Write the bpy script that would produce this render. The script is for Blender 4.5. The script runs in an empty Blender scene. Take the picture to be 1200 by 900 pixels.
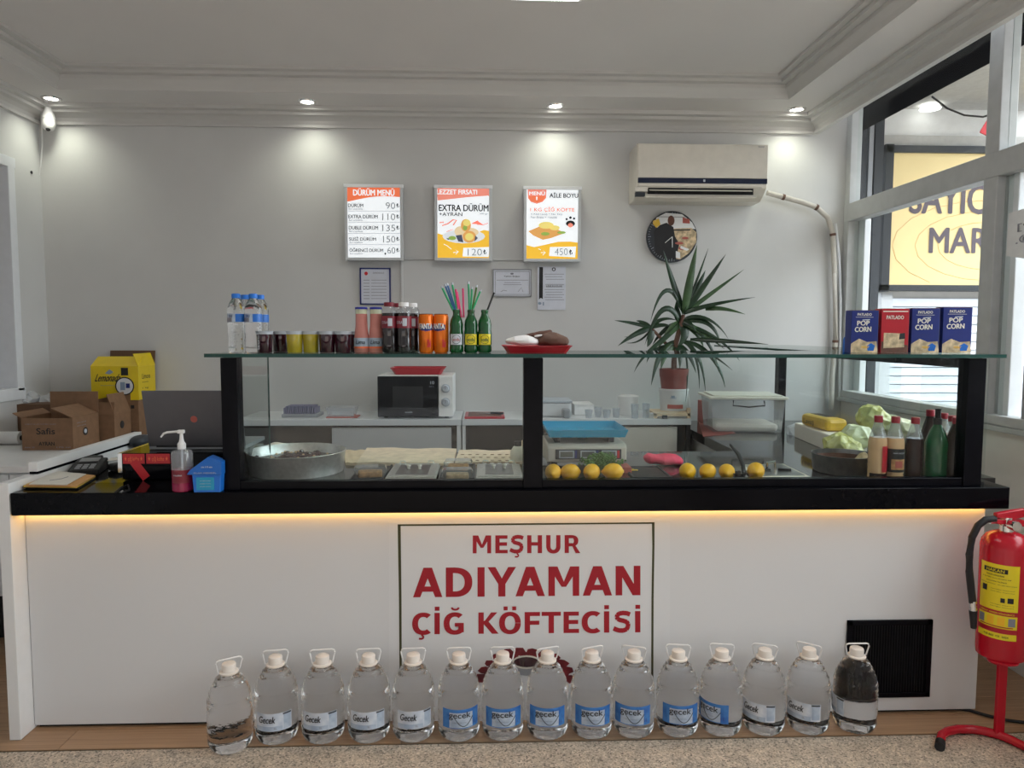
import bpy, bmesh, math, random
from mathutils import Vector, Matrix
random.seed(7)
PI = math.pi
C = bpy.context.scene.collection
SC = bpy.context.scene
# ------------------------------------------------------------------ camera
F = 850.0; H = 1.47
RM = Matrix.Rotation(math.radians(-2.1), 3, 'Z') @ Matrix.Rotation(PI/2 - math.radians(4.15), 3, 'X') @ Matrix.Rotation(math.radians(0.12), 3, 'Z')
cd = bpy.data.cameras.new('camera'); cam = bpy.data.objects.new('camera', cd); C.objects.link(cam)
cam.matrix_world = Matrix.Translation((0, 0, H)) @ RM.to_4x4()
cd.sensor_width = 36; cd.lens = F * 36 / 1200; cd.clip_start = 0.05; cd.clip_end = 200
SC.camera = cam
# ------------------------------------------------------------------ world and exposure
SC.view_settings.view_transform = 'Standard'; SC.view_settings.look = 'None'
SC.view_settings.gamma = 1; SC.view_settings.use_curve_mapping = False
SC.view_settings.exposure = 0.0
w = bpy.data.worlds.new('world'); SC.world = w; w.use_nodes = True
w.node_tree.nodes['Background'].inputs[0].default_value = (0.91, 0.94, 1.0, 1)
w.node_tree.nodes['Background'].inputs[1].default_value = 7.3
SC.cycles.transparent_max_bounces = 24; SC.cycles.max_bounces = 14; SC.cycles.transmission_bounces = 14
SC.cycles.diffuse_bounces = 5; SC.cycles.glossy_bounces = 5; SC.cycles.sample_clamp_indirect = 4.0
def area(name, loc, rot, sx, sy, power, col, portal=False):
    l = bpy.data.lights.new(name, 'AREA'); l.shape = 'RECTANGLE'; l.size = sx; l.size_y = sy; l.energy = power; l.color = col
    if portal: l.cycles.is_portal = True
    o = bpy.data.objects.new(name, l); C.objects.link(o); o.location = loc; o.rotation_euler = rot
    return o
area('window_portal', (2.42, 1.6, 1.95), (0, PI/2, 0), 1.9, 6.0, 1, (1, 1, 1), True)
area('shopfront_portal', (-0.2, -1.75, 1.35), (-PI/2, 0, 0), 4.0, 2.5, 1, (1, 1, 1), True)
# ------------------------------------------------------------------ picture to plane helpers
def ray(px, py): return RM @ Vector(((px-600)/F, -(py-450)/F, -1))
def at(px, py, Y):
    d = ray(px, py); t = Y/d.y; return Vector((d.x*t, Y, H+d.z*t))
def onz(px, py, z):
    d = ray(px, py); t = (z-H)/d.z; return Vector((d.x*t, d.y*t, z))
def onx(px, py, X):
    d = ray(px, py); t = X/d.x; return Vector((X, d.y*t, H+d.z*t))
# ------------------------------------------------------------------ materials
def mat(name, col, rough=0.5, metal=0.0, spec=0.5, trans=0.0, ior=1.45, noise=0.0, nscale=20.0, bump=0.0, bscale=60.0, col2=None, emit=None, estr=0.0, coat=0.0, alpha=None):
    m = bpy.data.materials.new(name); m.use_nodes = True; nt = m.node_tree; b = nt.nodes['Principled BSDF']
    c = (*col, 1)
    b.inputs['Base Color'].default_value = c; b.inputs['Roughness'].default_value = rough; b.inputs['Metallic'].default_value = metal
    b.inputs['Specular IOR Level'].default_value = spec; b.inputs['Transmission Weight'].default_value = trans; b.inputs['IOR'].default_value = ior
    b.inputs['Coat Weight'].default_value = coat
    if emit: b.inputs['Emission Color'].default_value = (*emit, 1); b.inputs['Emission Strength'].default_value = estr
    if noise > 0 or col2:
        tc = nt.nodes.new('ShaderNodeTexCoord'); n = nt.nodes.new('ShaderNodeTexNoise'); n.inputs['Scale'].default_value = nscale; n.inputs['Detail'].default_value = 5
        mx = nt.nodes.new('ShaderNodeMix'); mx.data_type = 'RGBA'
        mx.inputs[6].default_value = tuple(max(0, v*(1-noise)) for v in col) + (1,) if not col2 else c
        mx.inputs[7].default_value = tuple(min(1, v*(1+noise)) for v in col) + (1,) if not col2 else (*col2, 1)
        r = nt.nodes.new('ShaderNodeMapRange'); r.inputs[1].default_value = .35; r.inputs[2].default_value = .65
        nt.links.new(tc.outputs['Object'], n.inputs['Vector']); nt.links.new(n.outputs['Fac'], r.inputs[0]); nt.links.new(r.outputs[0], mx.inputs[0]); nt.links.new(mx.outputs[2], b.inputs['Base Color'])
    if bump > 0:
        tc = nt.nodes.new('ShaderNodeTexCoord'); n = nt.nodes.new('ShaderNodeTexNoise'); n.inputs['Scale'].default_value = bscale; n.inputs['Detail'].default_value = 4
        bp = nt.nodes.new('ShaderNodeBump'); bp.inputs['Strength'].default_value = bump; bp.inputs['Distance'].default_value = .005
        nt.links.new(tc.outputs['Object'], n.inputs['Vector']); nt.links.new(n.outputs['Fac'], bp.inputs['Height']); nt.links.new(bp.outputs[0], b.inputs['Normal'])
    return m
def thin_glass(name, tint, refl=1.0, rough=0.0, haze=0.0):
    m = bpy.data.materials.new(name); m.use_nodes = True; nt = m.node_tree; nt.nodes.clear()
    out = nt.nodes.new('ShaderNodeOutputMaterial'); t = nt.nodes.new('ShaderNodeBsdfTransparent'); t.inputs[0].default_value = (*tint, 1)
    g = nt.nodes.new('ShaderNodeBsdfGlossy'); g.inputs['Roughness'].default_value = rough
    lw = nt.nodes.new('ShaderNodeLayerWeight'); pw = nt.nodes.new('ShaderNodeMath'); pw.operation = 'POWER'; pw.inputs[1].default_value = 5; nt.links.new(lw.outputs['Facing'], pw.inputs[0])
    f = nt.nodes.new('ShaderNodeMapRange'); f.inputs[3].default_value = .04; f.inputs[4].default_value = .9; nt.links.new(pw.outputs[0], f.inputs[0]); mm = nt.nodes.new('ShaderNodeMath'); mm.operation = 'MULTIPLY'; mm.inputs[1].default_value = refl
    mx = nt.nodes.new('ShaderNodeMixShader'); nt.links.new(f.outputs[0], mm.inputs[0]); nt.links.new(mm.outputs[0], mx.inputs[0]); nt.links.new(t.outputs[0], mx.inputs[1]); nt.links.new(g.outputs[0], mx.inputs[2])
    last = mx
    if haze:
        d = nt.nodes.new('ShaderNodeBsdfDiffuse'); d.inputs[0].default_value = (.85, .87, .9, 1); m2 = nt.nodes.new('ShaderNodeMixShader'); m2.inputs[0].default_value = haze
        nt.links.new(mx.outputs[0], m2.inputs[1]); nt.links.new(d.outputs[0], m2.inputs[2]); last = m2
    nt.links.new(last.outputs[0], out.inputs[0]); return m
def terrazzo():
    m = bpy.data.materials.new('terrazzo'); m.use_nodes = True; nt = m.node_tree; b = nt.nodes['Principled BSDF']; b.inputs['Roughness'].default_value = .35
    tc = nt.nodes.new('ShaderNodeTexCoord'); v = nt.nodes.new('ShaderNodeTexVoronoi'); v.inputs['Scale'].default_value = 190
    n = nt.nodes.new('ShaderNodeTexNoise'); n.inputs['Scale'].default_value = 14; n.inputs['Detail'].default_value = 6
    cr = nt.nodes.new('ShaderNodeValToRGB'); e = cr.color_ramp.elements
    e[0].position = 0; e[0].color = (.10, .085, .07, 1); e[1].position = 1; e[1].color = (.62, .55, .47, 1)
    for p, c in ((.14, (.24, .205, .17, 1)), (.3, (.36, .31, .255, 1)), (.6, (.42, .36, .29, 1)), (.85, (.50, .42, .34, 1))):
        q = cr.color_ramp.elements.new(p); q.color = c
    sp = nt.nodes.new('ShaderNodeSeparateColor'); mx = nt.nodes.new('ShaderNodeMix'); mx.data_type = 'RGBA'; mx.blend_type = 'MULTIPLY'; mx.inputs[0].default_value = .55
    c2 = nt.nodes.new('ShaderNodeValToRGB'); c2.color_ramp.elements[0].position = .3; c2.color_ramp.elements[0].color = (.90, .86, .82, 1); c2.color_ramp.elements[1].position = .7; c2.color_ramp.elements[1].color = (1.6, 1.52, 1.42, 1)
    L = nt.links.new
    L(tc.outputs['Object'], v.inputs['Vector']); L(tc.outputs['Object'], n.inputs['Vector']); L(v.outputs['Color'], sp.inputs[0]); L(sp.outputs[0], cr.inputs[0])
    L(cr.outputs[0], mx.inputs[6]); L(n.outputs['Fac'], c2.inputs[0]); L(c2.outputs[0], mx.inputs[7]); L(mx.outputs[2], b.inputs['Base Color'])
    return m
def wood(name, a, bcol):
    m = bpy.data.materials.new(name); m.use_nodes = True; nt = m.node_tree; b = nt.nodes['Principled BSDF']; b.inputs['Roughness'].default_value = .4
    tc = nt.nodes.new('ShaderNodeTexCoord'); mp = nt.nodes.new('ShaderNodeMapping'); mp.inputs['Scale'].default_value = (1.2, 22, 22)
    n = nt.nodes.new('ShaderNodeTexNoise'); n.inputs['Scale'].default_value = 2.2; n.inputs['Detail'].default_value = 8; n.inputs['Roughness'].default_value = .65
    cr = nt.nodes.new('ShaderNodeValToRGB'); cr.color_ramp.elements[0].position = .3; cr.color_ramp.elements[0].color = (*a, 1); cr.color_ramp.elements[1].position = .7; cr.color_ramp.elements[1].color = (*bcol, 1)
    L = nt.links.new; L(tc.outputs['Generated'], mp.inputs[0]); L(mp.outputs[0], n.inputs['Vector']); L(n.outputs['Fac'], cr.inputs[0]); L(cr.outputs[0], b.inputs['Base Color'])
    return m
M = {}
M['wall'] = mat('wall_paint', (.60, .60, .595), .55, noise=.02, nscale=3, bump=.08, bscale=30)
M['ceiling'] = mat('ceiling_paint', (.70, .68, .67), .8, noise=.015, nscale=2)
M['cornice'] = mat('cornice_plaster', (.58, .57, .555), .6, noise=.008, nscale=3)
M['frame_white'] = mat('painted_metal_frame', (.46, .47, .47), .45, noise=.05, nscale=14)
M['upvc'] = mat('white_frame', (.74, .76, .79), .35, noise=.02)
M['terrazzo'] = terrazzo()
M['wood'] = wood('laminate_oak', (.26, .15, .085), (.50, .32, .185))
M['wood2'] = wood('laminate_grey', (.22, .14, .09), (.42, .29, .18))
M['panel'] = mat('white_gloss_panel', (.70, .705, .715), .11, noise=.01, nscale=2)
M['panel_side'] = mat('white_laminate', (.74, .74, .74), .35, noise=.015)
M['slab'] = mat('black_gloss_stone', (.0025, .0025, .004), .07, spec=.12, noise=.05, nscale=40)
M['worktop'] = mat('black_glass_top', (.008, .008, .009), .06, spec=.9, noise=.2, nscale=20)
M['black'] = mat('black_metal_frame', (.004, .004, .006), .25, spec=.12, noise=.2)
M['blackm'] = mat('matt_black', (.012, .012, .014), .6, noise=.2)
M['darkgap'] = mat('dark_gap', (.01, .01, .01), .9, noise=.1)
M['cab'] = mat('grey_white_laminate', (.60, .62, .64), .35, noise=.02, nscale=3)
M['door'] = mat('light_grey_door', (.44, .46, .48), .4, noise=.02, nscale=3)
M['doorb'] = mat('beige_door', (.47, .46, .42), .45, noise=.03, nscale=3)
M['steel'] = mat('brushed_steel', (.68, .68, .67), .32, metal=.85, noise=.08, nscale=60)
M['steeld'] = mat('dark_steel', (.30, .30, .31), .28, metal=1, noise=.12, nscale=40)
M['chrome'] = mat('chrome', (.8, .8, .8), .12, metal=1, noise=.03)
M['glass'] = thin_glass('pane_glass', (.95, .975, .965), .4)
M['caseglass'] = thin_glass('case_glass', (.95, .97, .965), .45)
M['film'] = thin_glass('bag_film', (.80, .82, .84), 2.0, .12, .40)
M['shelfglass'] = thin_glass('shelf_glass', (.80, .92, .88), 1.0)
M['edge'] = mat('green_glass_edge', (.012, .06, .05), .15, spec=.6, noise=.15, nscale=10)
M['water'] = mat('clear_water', (1, 1, 1), .0, trans=1, ior=1.33, bump=.5, bscale=26)
M['pet'] = thin_glass('clear_plastic', (.93, .94, .95), 1.6, .05, .06)
M['petb'] = thin_glass('thick_clear_plastic', (.86, .88, .90), 1.8, .08, .16)
M['cap'] = mat('pale_cap', (.80, .74, .68), .4, noise=.02)
M['labelp'] = mat('pale_label', (.50, .56, .66), .3, col2=(.72, .75, .80), nscale=25)
M['labelb'] = mat('blue_label', (.03, .13, .42), .25, col2=(.06, .22, .55), nscale=30)
M['labelc'] = mat('silver_blue_print', (.34, .42, .55), .25, col2=(.50, .58, .68), nscale=30)
def flat(n, c, r=.5, **k): M[n] = mat(n, c, r, noise=k.pop('noise', .03), **k); return M[n]
flat('white', (.78, .78, .78)); flat('paper', (.66, .68, .76)); flat('ink', (.012, .012, .014)); flat('greyink', (.22, .22, .26)); flat('paleink', (.42, .45, .48))
flat('red', (.42, .010, .022), .3); flat('signred', (.36, .006, .018), .4); flat('orange_ink', (.90, .19, .07)); flat('olive', (.045, .045, .012))
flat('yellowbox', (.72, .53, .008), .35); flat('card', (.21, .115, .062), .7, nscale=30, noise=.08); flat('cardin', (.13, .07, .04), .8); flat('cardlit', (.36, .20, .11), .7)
flat('blue', (.012, .13, .50), .3); flat('navy', (.008, .02, .16), .3); flat('bluecap', (.012, .16, .62), .3); flat('purplecap', (.02, .03, .32), .3)
flat('cream', (.70, .56, .38), .8, noise=.08, nscale=14); flat('lavash', (.78, .64, .48), .8, noise=.10, nscale=25)
flat('lemon', (.90, .46, .004), .38, noise=.06, nscale=12, bump=.35, bscale=220); flat('leaf', (.011, .034, .013), .32, noise=.35, nscale=14); flat('leafl', (.04, .09, .03), .35, noise=.3, nscale=14)
flat('stem', (.13, .07, .05), .8, noise=.2); flat('pot', (.22, .055, .045), .6); flat('acw', (.66, .62, .55), .35); flat('acstripe', (.012, .018, .045), .2)
flat('greyplastic', (.28, .29, .31), .4); flat('laptop', (.13, .13, .145), .3, metal=.6); flat('pink', (.80, .05, .12), .6, noise=.1, bump=.6, bscale=30)
flat('cola', (.010, .005, .006), .06, spec=.8); flat('cherry', (.035, .004, .012), .05, spec=.8); flat('yellowjuice', (.42, .33, .02), .06, spec=.8); flat('pinkjuice', (.58, .23, .20), .15)
flat('orange', (.80, .17, .01), .25, metal=.3); flat('greenglass', (.004, .075, .018), .05, spec=.8); flat('greenpet', (.004, .10, .035), .08, spec=.8); flat('redcap', (.30, .006, .02), .35); flat('darkredcap', (.20, .015, .03), .35)
flat('vinegar', (.62, .40, .22), .12); flat('pomegranate', (.022, .010, .010), .1); flat('soup', (.03, .012, .010), .25, noise=.5, nscale=30, bump=.5)
flat('pickle', (.50, .50, .16), .25, noise=.3, nscale=22, bump=.8, bscale=25); flat('paleplastic', (.62, .66, .48), .15, noise=.15, nscale=18, bump=.6, bscale=30)
flat('yellowpack', (.70, .45, .05), .35, noise=.08); flat('bucket', (.66, .67, .68), .4); flat('lid', (.72, .69, .62), .45)
flat('trayblue', (.015, .32, .55), .25); flat('scale', (.58, .54, .48), .5); flat('lcd', (.13, .14, .13), .2); flat('extred', (.46, .008, .022), .22); flat('extyel', (.82, .66, .02), .4)
flat('straw_green', (.02, .35, .14), .3); flat('straw_pink', (.70, .05, .18), .3); flat('straw_blue', (.06, .16, .38), .3); flat('sanit', (.26, .012, .06), .1); flat('herb', (.07, .17, .03), .6, noise=.3)
flat('brown', (.13, .05, .03), .6, noise=.3); flat('tube', (.55, .52, .47), .6, noise=.06); flat('pinkwrap', (.42, .10, .08), .5); flat('napkin', (.80, .74, .64), .9); flat('lettuce', (.16, .012, .018), .5, noise=.5, nscale=20)
flat('shutter', (.82, .86, .94), .5); flat('facade', (.55, .54, .52), .8, noise=.05); flat('facadew', (.78, .78, .78), .7); flat('darkgrey', (.03, .034, .042), .5); flat('greypost', (.30, .31, .33), .5)
flat('signink', (.115, .09, .115), .5); flat('asphalt', (.30, .30, .29), .9); flat('blockerdark', (.10, .095, .09), .9); flat('yel_print', (.90, .52, .02)); flat('skin', (.30, .16, .11), .6); flat('steelblue', (.25, .32, .42), .5)
flat('popcorn', (.55, .42, .26), .5, noise=.4, nscale=40); flat('frost', (.50, .54, .60), .5); flat('purplegrey', (.25, .24, .36), .5); flat('redbright', (.60, .02, .03), .3)
M['food'] = mat('food_prints', (.80, .42, .08), .5, col2=(.55, .60, .10), nscale=60)
M['signyel'] = mat('sign_yellow', (.85, .68, .34), .4, emit=(1, .70, .28), estr=.16, noise=.03, nscale=3)
for k, c, s in (('lit_white', (.93, .97, 1.0), .72), ('lit_orange', (.95, .20, .08), .62), ('lit_yellow', (.98, .56, .04), .66), ('lit_salmon', (.95, .30, .22), .62)):
    M[k] = mat(k, tuple(v*.5 for v in c), .4, emit=c, estr=s)
for k, c, s in (('lit_food', (.90, .45, .12), .55), ('lit_green', (.35, .55, .10), .5), ('lit_lemon', (.95, .78, .22), .6), ('lit_plate', (.80, .84, .88), .62), ('lit_bread', (.90, .72, .45), .6), ('lit_shadow', (.10, .12, .2), .3)):
    M[k] = mat(k, tuple(v*.5 for v in c), .4, emit=c, estr=s)
M['lamp'] = mat('lamp_face', (1, 1, 1), .4, emit=(1, .98, .90), estr=14)
M['led'] = mat('warm_led', (1, .8, .5), .4, emit=(1, .52, .11), estr=11)
# ------------------------------------------------------------------ mesh helpers
class MB:
    def __init__(s): s.b = bmesh.new()
    def box(s, c, d, rz=0, rx=0, ry=0):
        r = bmesh.ops.create_cube(s.b, size=1); m = Matrix.Translation(c) @ Matrix.Rotation(rz, 4, 'Z') @ Matrix.Rotation(ry, 4, 'Y') @ Matrix.Rotation(rx, 4, 'X') @ Matrix.Diagonal((*d, 1))
        bmesh.ops.transform(s.b, matrix=m, verts=r['verts']); return s
    def bx(s, x0, x1, y0, y1, z0, z1): return s.box(((x0+x1)/2, (y0+y1)/2, (z0+z1)/2), (abs(x1-x0), abs(y1-y0), abs(z1-z0)))
    def lathe(s, prof, c=(0, 0, 0), n=24, axis='Z', sx=1, sy=1):
        R = {'Z': Matrix.Identity(3), 'X': Matrix.Rotation(PI/2, 3, 'Y'), 'Y': Matrix.Rotation(-PI/2, 3, 'X')}[axis]
        c = Vector(c); rings = []
        for r, z in prof:
            if r < 1e-6: rings.append([s.b.verts.new(c + R @ Vector((0, 0, z)))])
            else: rings.append([s.b.verts.new(c + R @ Vector((r*math.cos(2*PI*i/n)*sx, r*math.sin(2*PI*i/n)*sy, z))) for i in range(n)])
        for a, b in zip(rings, rings[1:]):
            for i in range(n):
                j = (i+1) % n
                if len(a) == 1 and len(b) == 1: continue
                if len(a) == 1: s.b.faces.new((a[0], b[j], b[i]))
                elif len(b) == 1: s.b.faces.new((a[i], a[j], b[0]))
                else: s.b.faces.new((a[i], a[j], b[j], b[i]))
        return s
    def tube(s, pts, r, n=8, closed=False):
        pts = [Vector(p) for p in pts]; N = len(pts); rings = []
        for k, p in enumerate(pts):
            a = pts[(k-1) % N] if closed or k else p; b = pts[(k+1) % N] if closed or k < N-1 else p
            t = (b-a).normalized(); u = t.cross(Vector((0, 0, 1)))
            if u.length < .05: u = t.cross(Vector((0, 1, 0)))
            u.normalize(); v = t.cross(u); rr = r[k] if isinstance(r, (list, tuple)) else r
            rings.append([s.b.verts.new(p + (u*math.cos(2*PI*i/n) + v*math.sin(2*PI*i/n))*rr) for i in range(n)])
        for k in range(N if closed else N-1):
            a = rings[k]; b = rings[(k+1) % N]
            for i in range(n): s.b.faces.new((a[i], a[(i+1) % n], b[(i+1) % n], b[i]))
        if not closed: s.b.faces.new(rings[0]); s.b.faces.new(rings[-1][::-1])
        return s
    def prism(s, poly, vec):   # poly of 3D points extruded along vec
        a = [s.b.verts.new(p) for p in poly]; b = [s.b.verts.new(Vector(p)+Vector(vec)) for p in poly]; n = len(a)
        s.b.faces.new(a); s.b.faces.new(b[::-1])
        for i in range(n): s.b.faces.new((a[i], b[i], b[(i+1) % n], a[(i+1) % n]))
        return s
    def ball(s, c, r, sub=2):
        q = bmesh.ops.create_icosphere(s.b, subdivisions=sub, radius=1); r = r if isinstance(r, (tuple, list)) else (r, r, r)
        bmesh.ops.transform(s.b, matrix=Matrix.Translation(c) @ Matrix.Diagonal((*r, 1)), verts=q['verts']); return s
    def jitter(s, a):
        for v in s.b.verts: v.co += Vector((random.uniform(-a, a), random.uniform(-a, a), random.uniform(-a, a)))
        return s
    def build(s, name, m, parent=None, smooth=False, bevel=0, loc=None, rot=None, label=None, kind=None, sharp=35):
        bmesh.ops.recalc_face_normals(s.b, faces=s.b.faces[:])
        me = bpy.data.meshes.new(name); s.b.to_mesh(me); s.b.free()
        o = bpy.data.objects.new(name, me); C.objects.link(o); me.materials.append(M[m] if isinstance(m, str) else m)
        if smooth:
            me.shade_smooth()
            try: me.set_sharp_from_angle(angle=math.radians(sharp))
            except Exception: pass
        if bevel:
            bv = o.modifiers.new('bevel', 'BEVEL'); bv.width = bevel; bv.segments = 2; bv.limit_method = 'ANGLE'
        if parent: o.parent = parent
        if loc is not None: o.location = loc
        if rot is not None: o.rotation_euler = rot
        if label: o['label'] = label
        if kind: o['kind'] = kind
        return o
def thing(name, label, cat, loc=(0, 0, 0), rz=0, group=None):
    o = bpy.data.objects.new(name, None); C.objects.link(o); o.location = loc; o.rotation_euler = (0, 0, rz); o.empty_display_size = .05
    return tag(o, label, cat, group)
def tag(o, label, cat, group=None):
    o['label'] = label; o['category'] = cat
    if group: o['group'] = group
    return o
def struct(o): o['kind'] = 'structure'; return o
def kids(o): return [c for c in C.objects if c.parent is o]
def dup(root, loc, rz=None, label=None, group=None):
    def cp(o, par):
        c = o.copy(); C.objects.link(c)
        if par: c.parent = par
        for k in kids(o): cp(k, c)
        return c
    r = cp(root, None); r.location = loc
    if rz is not None: r.rotation_euler = (0, 0, rz)
    if label: r['label'] = label
    if group: r['group'] = group
    return r
_fc = {}
def text_mesh(s, bold):
    k = (s, 0); bold = 0
    if k in _fc: return _fc[k]
    cu = bpy.data.curves.new('t', 'FONT'); cu.body = s; cu.size = 1; cu.offset = bold; cu.resolution_u = 3; cu.extrude = 0
    o = bpy.data.objects.new('t', cu); C.objects.link(o); bpy.context.view_layer.update()
    me = bpy.data.meshes.new_from_object(o); vs = [v.co.copy() for v in me.vertices]; fs = [tuple(p.vertices) for p in me.polygons]
    bpy.data.objects.remove(o); bpy.data.curves.remove(cu); bpy.data.meshes.remove(me); _fc[k] = (vs, fs); return _fc[k]
def text(s, x0, z0, wd, ht, y, m, parent, bold=0.02, rot=0, bend=None, mirror=False, thick=.0006, name='lettering', slant=0, tilt=0):
    """lettering fitted to a box in the local XZ plane, facing -Y; bend = radius for a cylinder about local Z"""
    vs, fs = text_mesh(s, bold)
    if not vs: return None
    y_in = y
    ax = min(v.x for v in vs); bxx = max(v.x for v in vs); ay = min(v.y for v in vs); by = max(v.y for v in vs)
    b = bmesh.new(); B_ = bold*.55; reps = [(0, 0)] if bold <= 0 else [(-B_, 0), (B_, 0), (0, B_*.7), (0, -B_*.7)]
    em = ht/max(1e-6, by-ay)
    for ri, (rx_, rz_) in enumerate(reps):
      out = []
      for v in vs:
        u = (v.x-ax)/max(1e-6, bxx-ax); q = (v.y-ay)/max(1e-6, by-ay)
        if mirror: u = 1-u
        X = x0+u*wd + slant*q*ht + rx_*em; Z = z0+q*ht + tilt*u*wd + rz_*em; y = y_in - ri*.00005*(1 if not bend else -1)
        if bend: a = X/bend; p = Vector((math.sin(a)*(bend+y), -math.cos(a)*(bend+y), Z))
        else: p = Vector((X, y, Z))
        out.append(b.verts.new(p))
      for f in fs:
        try: b.faces.new([out[i] for i in f])
        except Exception: pass
    me = bpy.data.meshes.new(name); b.to_mesh(me); b.free(); me.materials.append(M[m])
    o = bpy.data.objects.new(name, me); C.objects.link(o)
    if parent: o.parent = parent
    if rot: o.rotation_euler = (0, 0, rot)
    return o
def tpx(s, x0, y0, x1, y1, Y, m, parent, bold=.02, **k):   # lettering over a rectangle seen at depth Y
    L = parent.matrix_world.translation if parent.parent is None and False else wloc(parent)
    a = at(x0, y1, Y); b = at(x1, y0, Y)
    return text(s, a.x-L.x, a.z-L.z, b.x-a.x, b.z-a.z, Y-L.y, m, parent, bold, **k)
def wloc(o):
    v = Vector((0, 0, 0))
    while o: v += o.location; o = o.parent
    return v
def ppoly(polys, Y, m, parent, name='print', th=.0006, label=None):
    L = wloc(parent); b = MB()
    if isinstance(polys[0][0], (int, float)): polys = [polys]
    for poly in polys: b.prism([at(x, y, Y)-L for x, y in poly], (0, th, 0))
    return b.build(name, m, parent, label=label)
def rect(x0, y0, x1, y1): return [(x0, y0), (x1, y0), (x1, y1), (x0, y1)]
def ell(cx, cy, rx, ry, n=16): return [(cx+rx*math.cos(2*PI*i/n), cy+ry*math.sin(2*PI*i/n)) for i in range(n)]
def stroke(pts, w):
    up = []; dn = []
    for i, (x, y) in enumerate(pts):
        a = pts[max(0, i-1)]; b = pts[min(len(pts)-1, i+1)]; dx, dy = b[0]-a[0], b[1]-a[1]; l = math.hypot(dx, dy) or 1
        up.append((x-dy/l*w/2, y+dx/l*w/2)); dn.append((x+dy/l*w/2, y-dx/l*w/2))
    return up + dn[::-1]
def patch(r, a0, a1, z0, z1, m, parent, name='label', th=.0006, n=12):   # curved label on a cylinder; angle 0 faces -Y
    b = MB(); V = b.b.verts.new; lo = []; hi = []
    for i in range(n+1):
        a = a0+(a1-a0)*i/n; lo.append(V((math.sin(a)*r, -math.cos(a)*r, z0))); hi.append(V((math.sin(a)*r, -math.cos(a)*r, z1)))
    for i in range(n): b.b.faces.new((lo[i], lo[i+1], hi[i+1], hi[i]))
    return b.build(name, m, parent, smooth=True)
# ================================================================== THE ROOM
XL, XR, YB, ZC, ZS = -2.705, 2.30, 4.60, 2.93, 2.82
fl = struct(MB().bx(-6, 9, -6, 9, -.12, -.03).build('floor', 'darkgap'))
struct(MB().bx(-6, 9, -6, 2.497, -.03, 0).build('floor', 'terrazzo', fl, label='speckled terrazzo floor'))
MB().bx(XL, XR, 2.497, 2.507, -.03, -.004).build('floor_joint', 'darkgap', fl)
yy = 2.509; row = 0
while yy < 4.6:
    x = XL - (row*.47 % 1.2)
    while x < XR:
        x0 = max(x, XL); x1 = min(x+1.2, XR)
        seen = yy < 2.66 or (x1 > 1.85) or (x0 < -1.65)
        if x1-x0 > .05 and seen: MB().bx(x0+.001, x1-.001, yy, yy+.127, -.025, -.001+random.uniform(-.0006, 0)).build('plank', 'wood' if (row+int(x*3)) % 3 else 'wood2', fl)
        x += 1.2
    yy += .1285; row += 1
MB().bx(XL, XR, 2.66, 4.6, -.03, -.012).build('underlay', 'wood2', fl)
struct(MB().bx(XL-.2, XR+.015, YB, YB+.2, -.03, 3.3).build('wall_back', 'wall'))
struct(MB().bx(-60, 60, -60, 60, -.3, -.13).build('floor', 'asphalt'))
o = MB().bx(-30, 30, -14, -10, -.13, 7).build('sky_blocker', 'blockerdark'); tag(o, 'plain row across the street behind the camera, added unseen to block low sky', 'blocker')  # unseen block added behind the camera so only higher sky lights the room
# left wall with a window opening
wl = MB(); wy0, wy1, wz0, wz1 = 3.1, 4.27, 1.12, 2.40
wl.bx(XL-.2, XL, -2.2, wy0, -.03, 3.3); wl.bx(XL-.2, XL, wy1, YB, -.03, 3.3); wl.bx(XL-.2, XL, wy0, wy1, -.03, wz0); wl.bx(XL-.2, XL, wy0, wy1, wz1, 3.3)
struct(wl.build('wall_left', 'wall'))
wn = struct(MB().bx(XL-.12, XL-.1, wy0, wy1, wz0, wz1).build('window_1', mat('frosted_pane', (.30, .31, .33), .35, noise=.05)))
f = MB(); e = .06
for (a0, a1, b0, b1) in ((wy0-e, wy1+e, wz1-.01, wz1+.05), (wy0-e, wy1+e, wz0-.05, wz0+.02), (wy1-.01, wy1+.05, wz0, wz1), (wy0-.05, wy0+.01, wz0, wz1)): f.bx(XL-.11, XL+.02, a0, a1, b0, b1)
f.build('window_frame', 'upvc', wn, bevel=.004)

# front wall behind the photographer with a glazed shopfront
wf = MB(); wf.bx(XL-.2, -2.1, -2.0, -1.8, -.03, 3.3); wf.bx(1.9, 2.5, -2.0, -1.8, -.03, 3.3); wf.bx(-2.1, 1.9, -2.0, -1.8, 2.6, 3.3)
struct(wf.build('wall_front', 'wall'))
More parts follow.
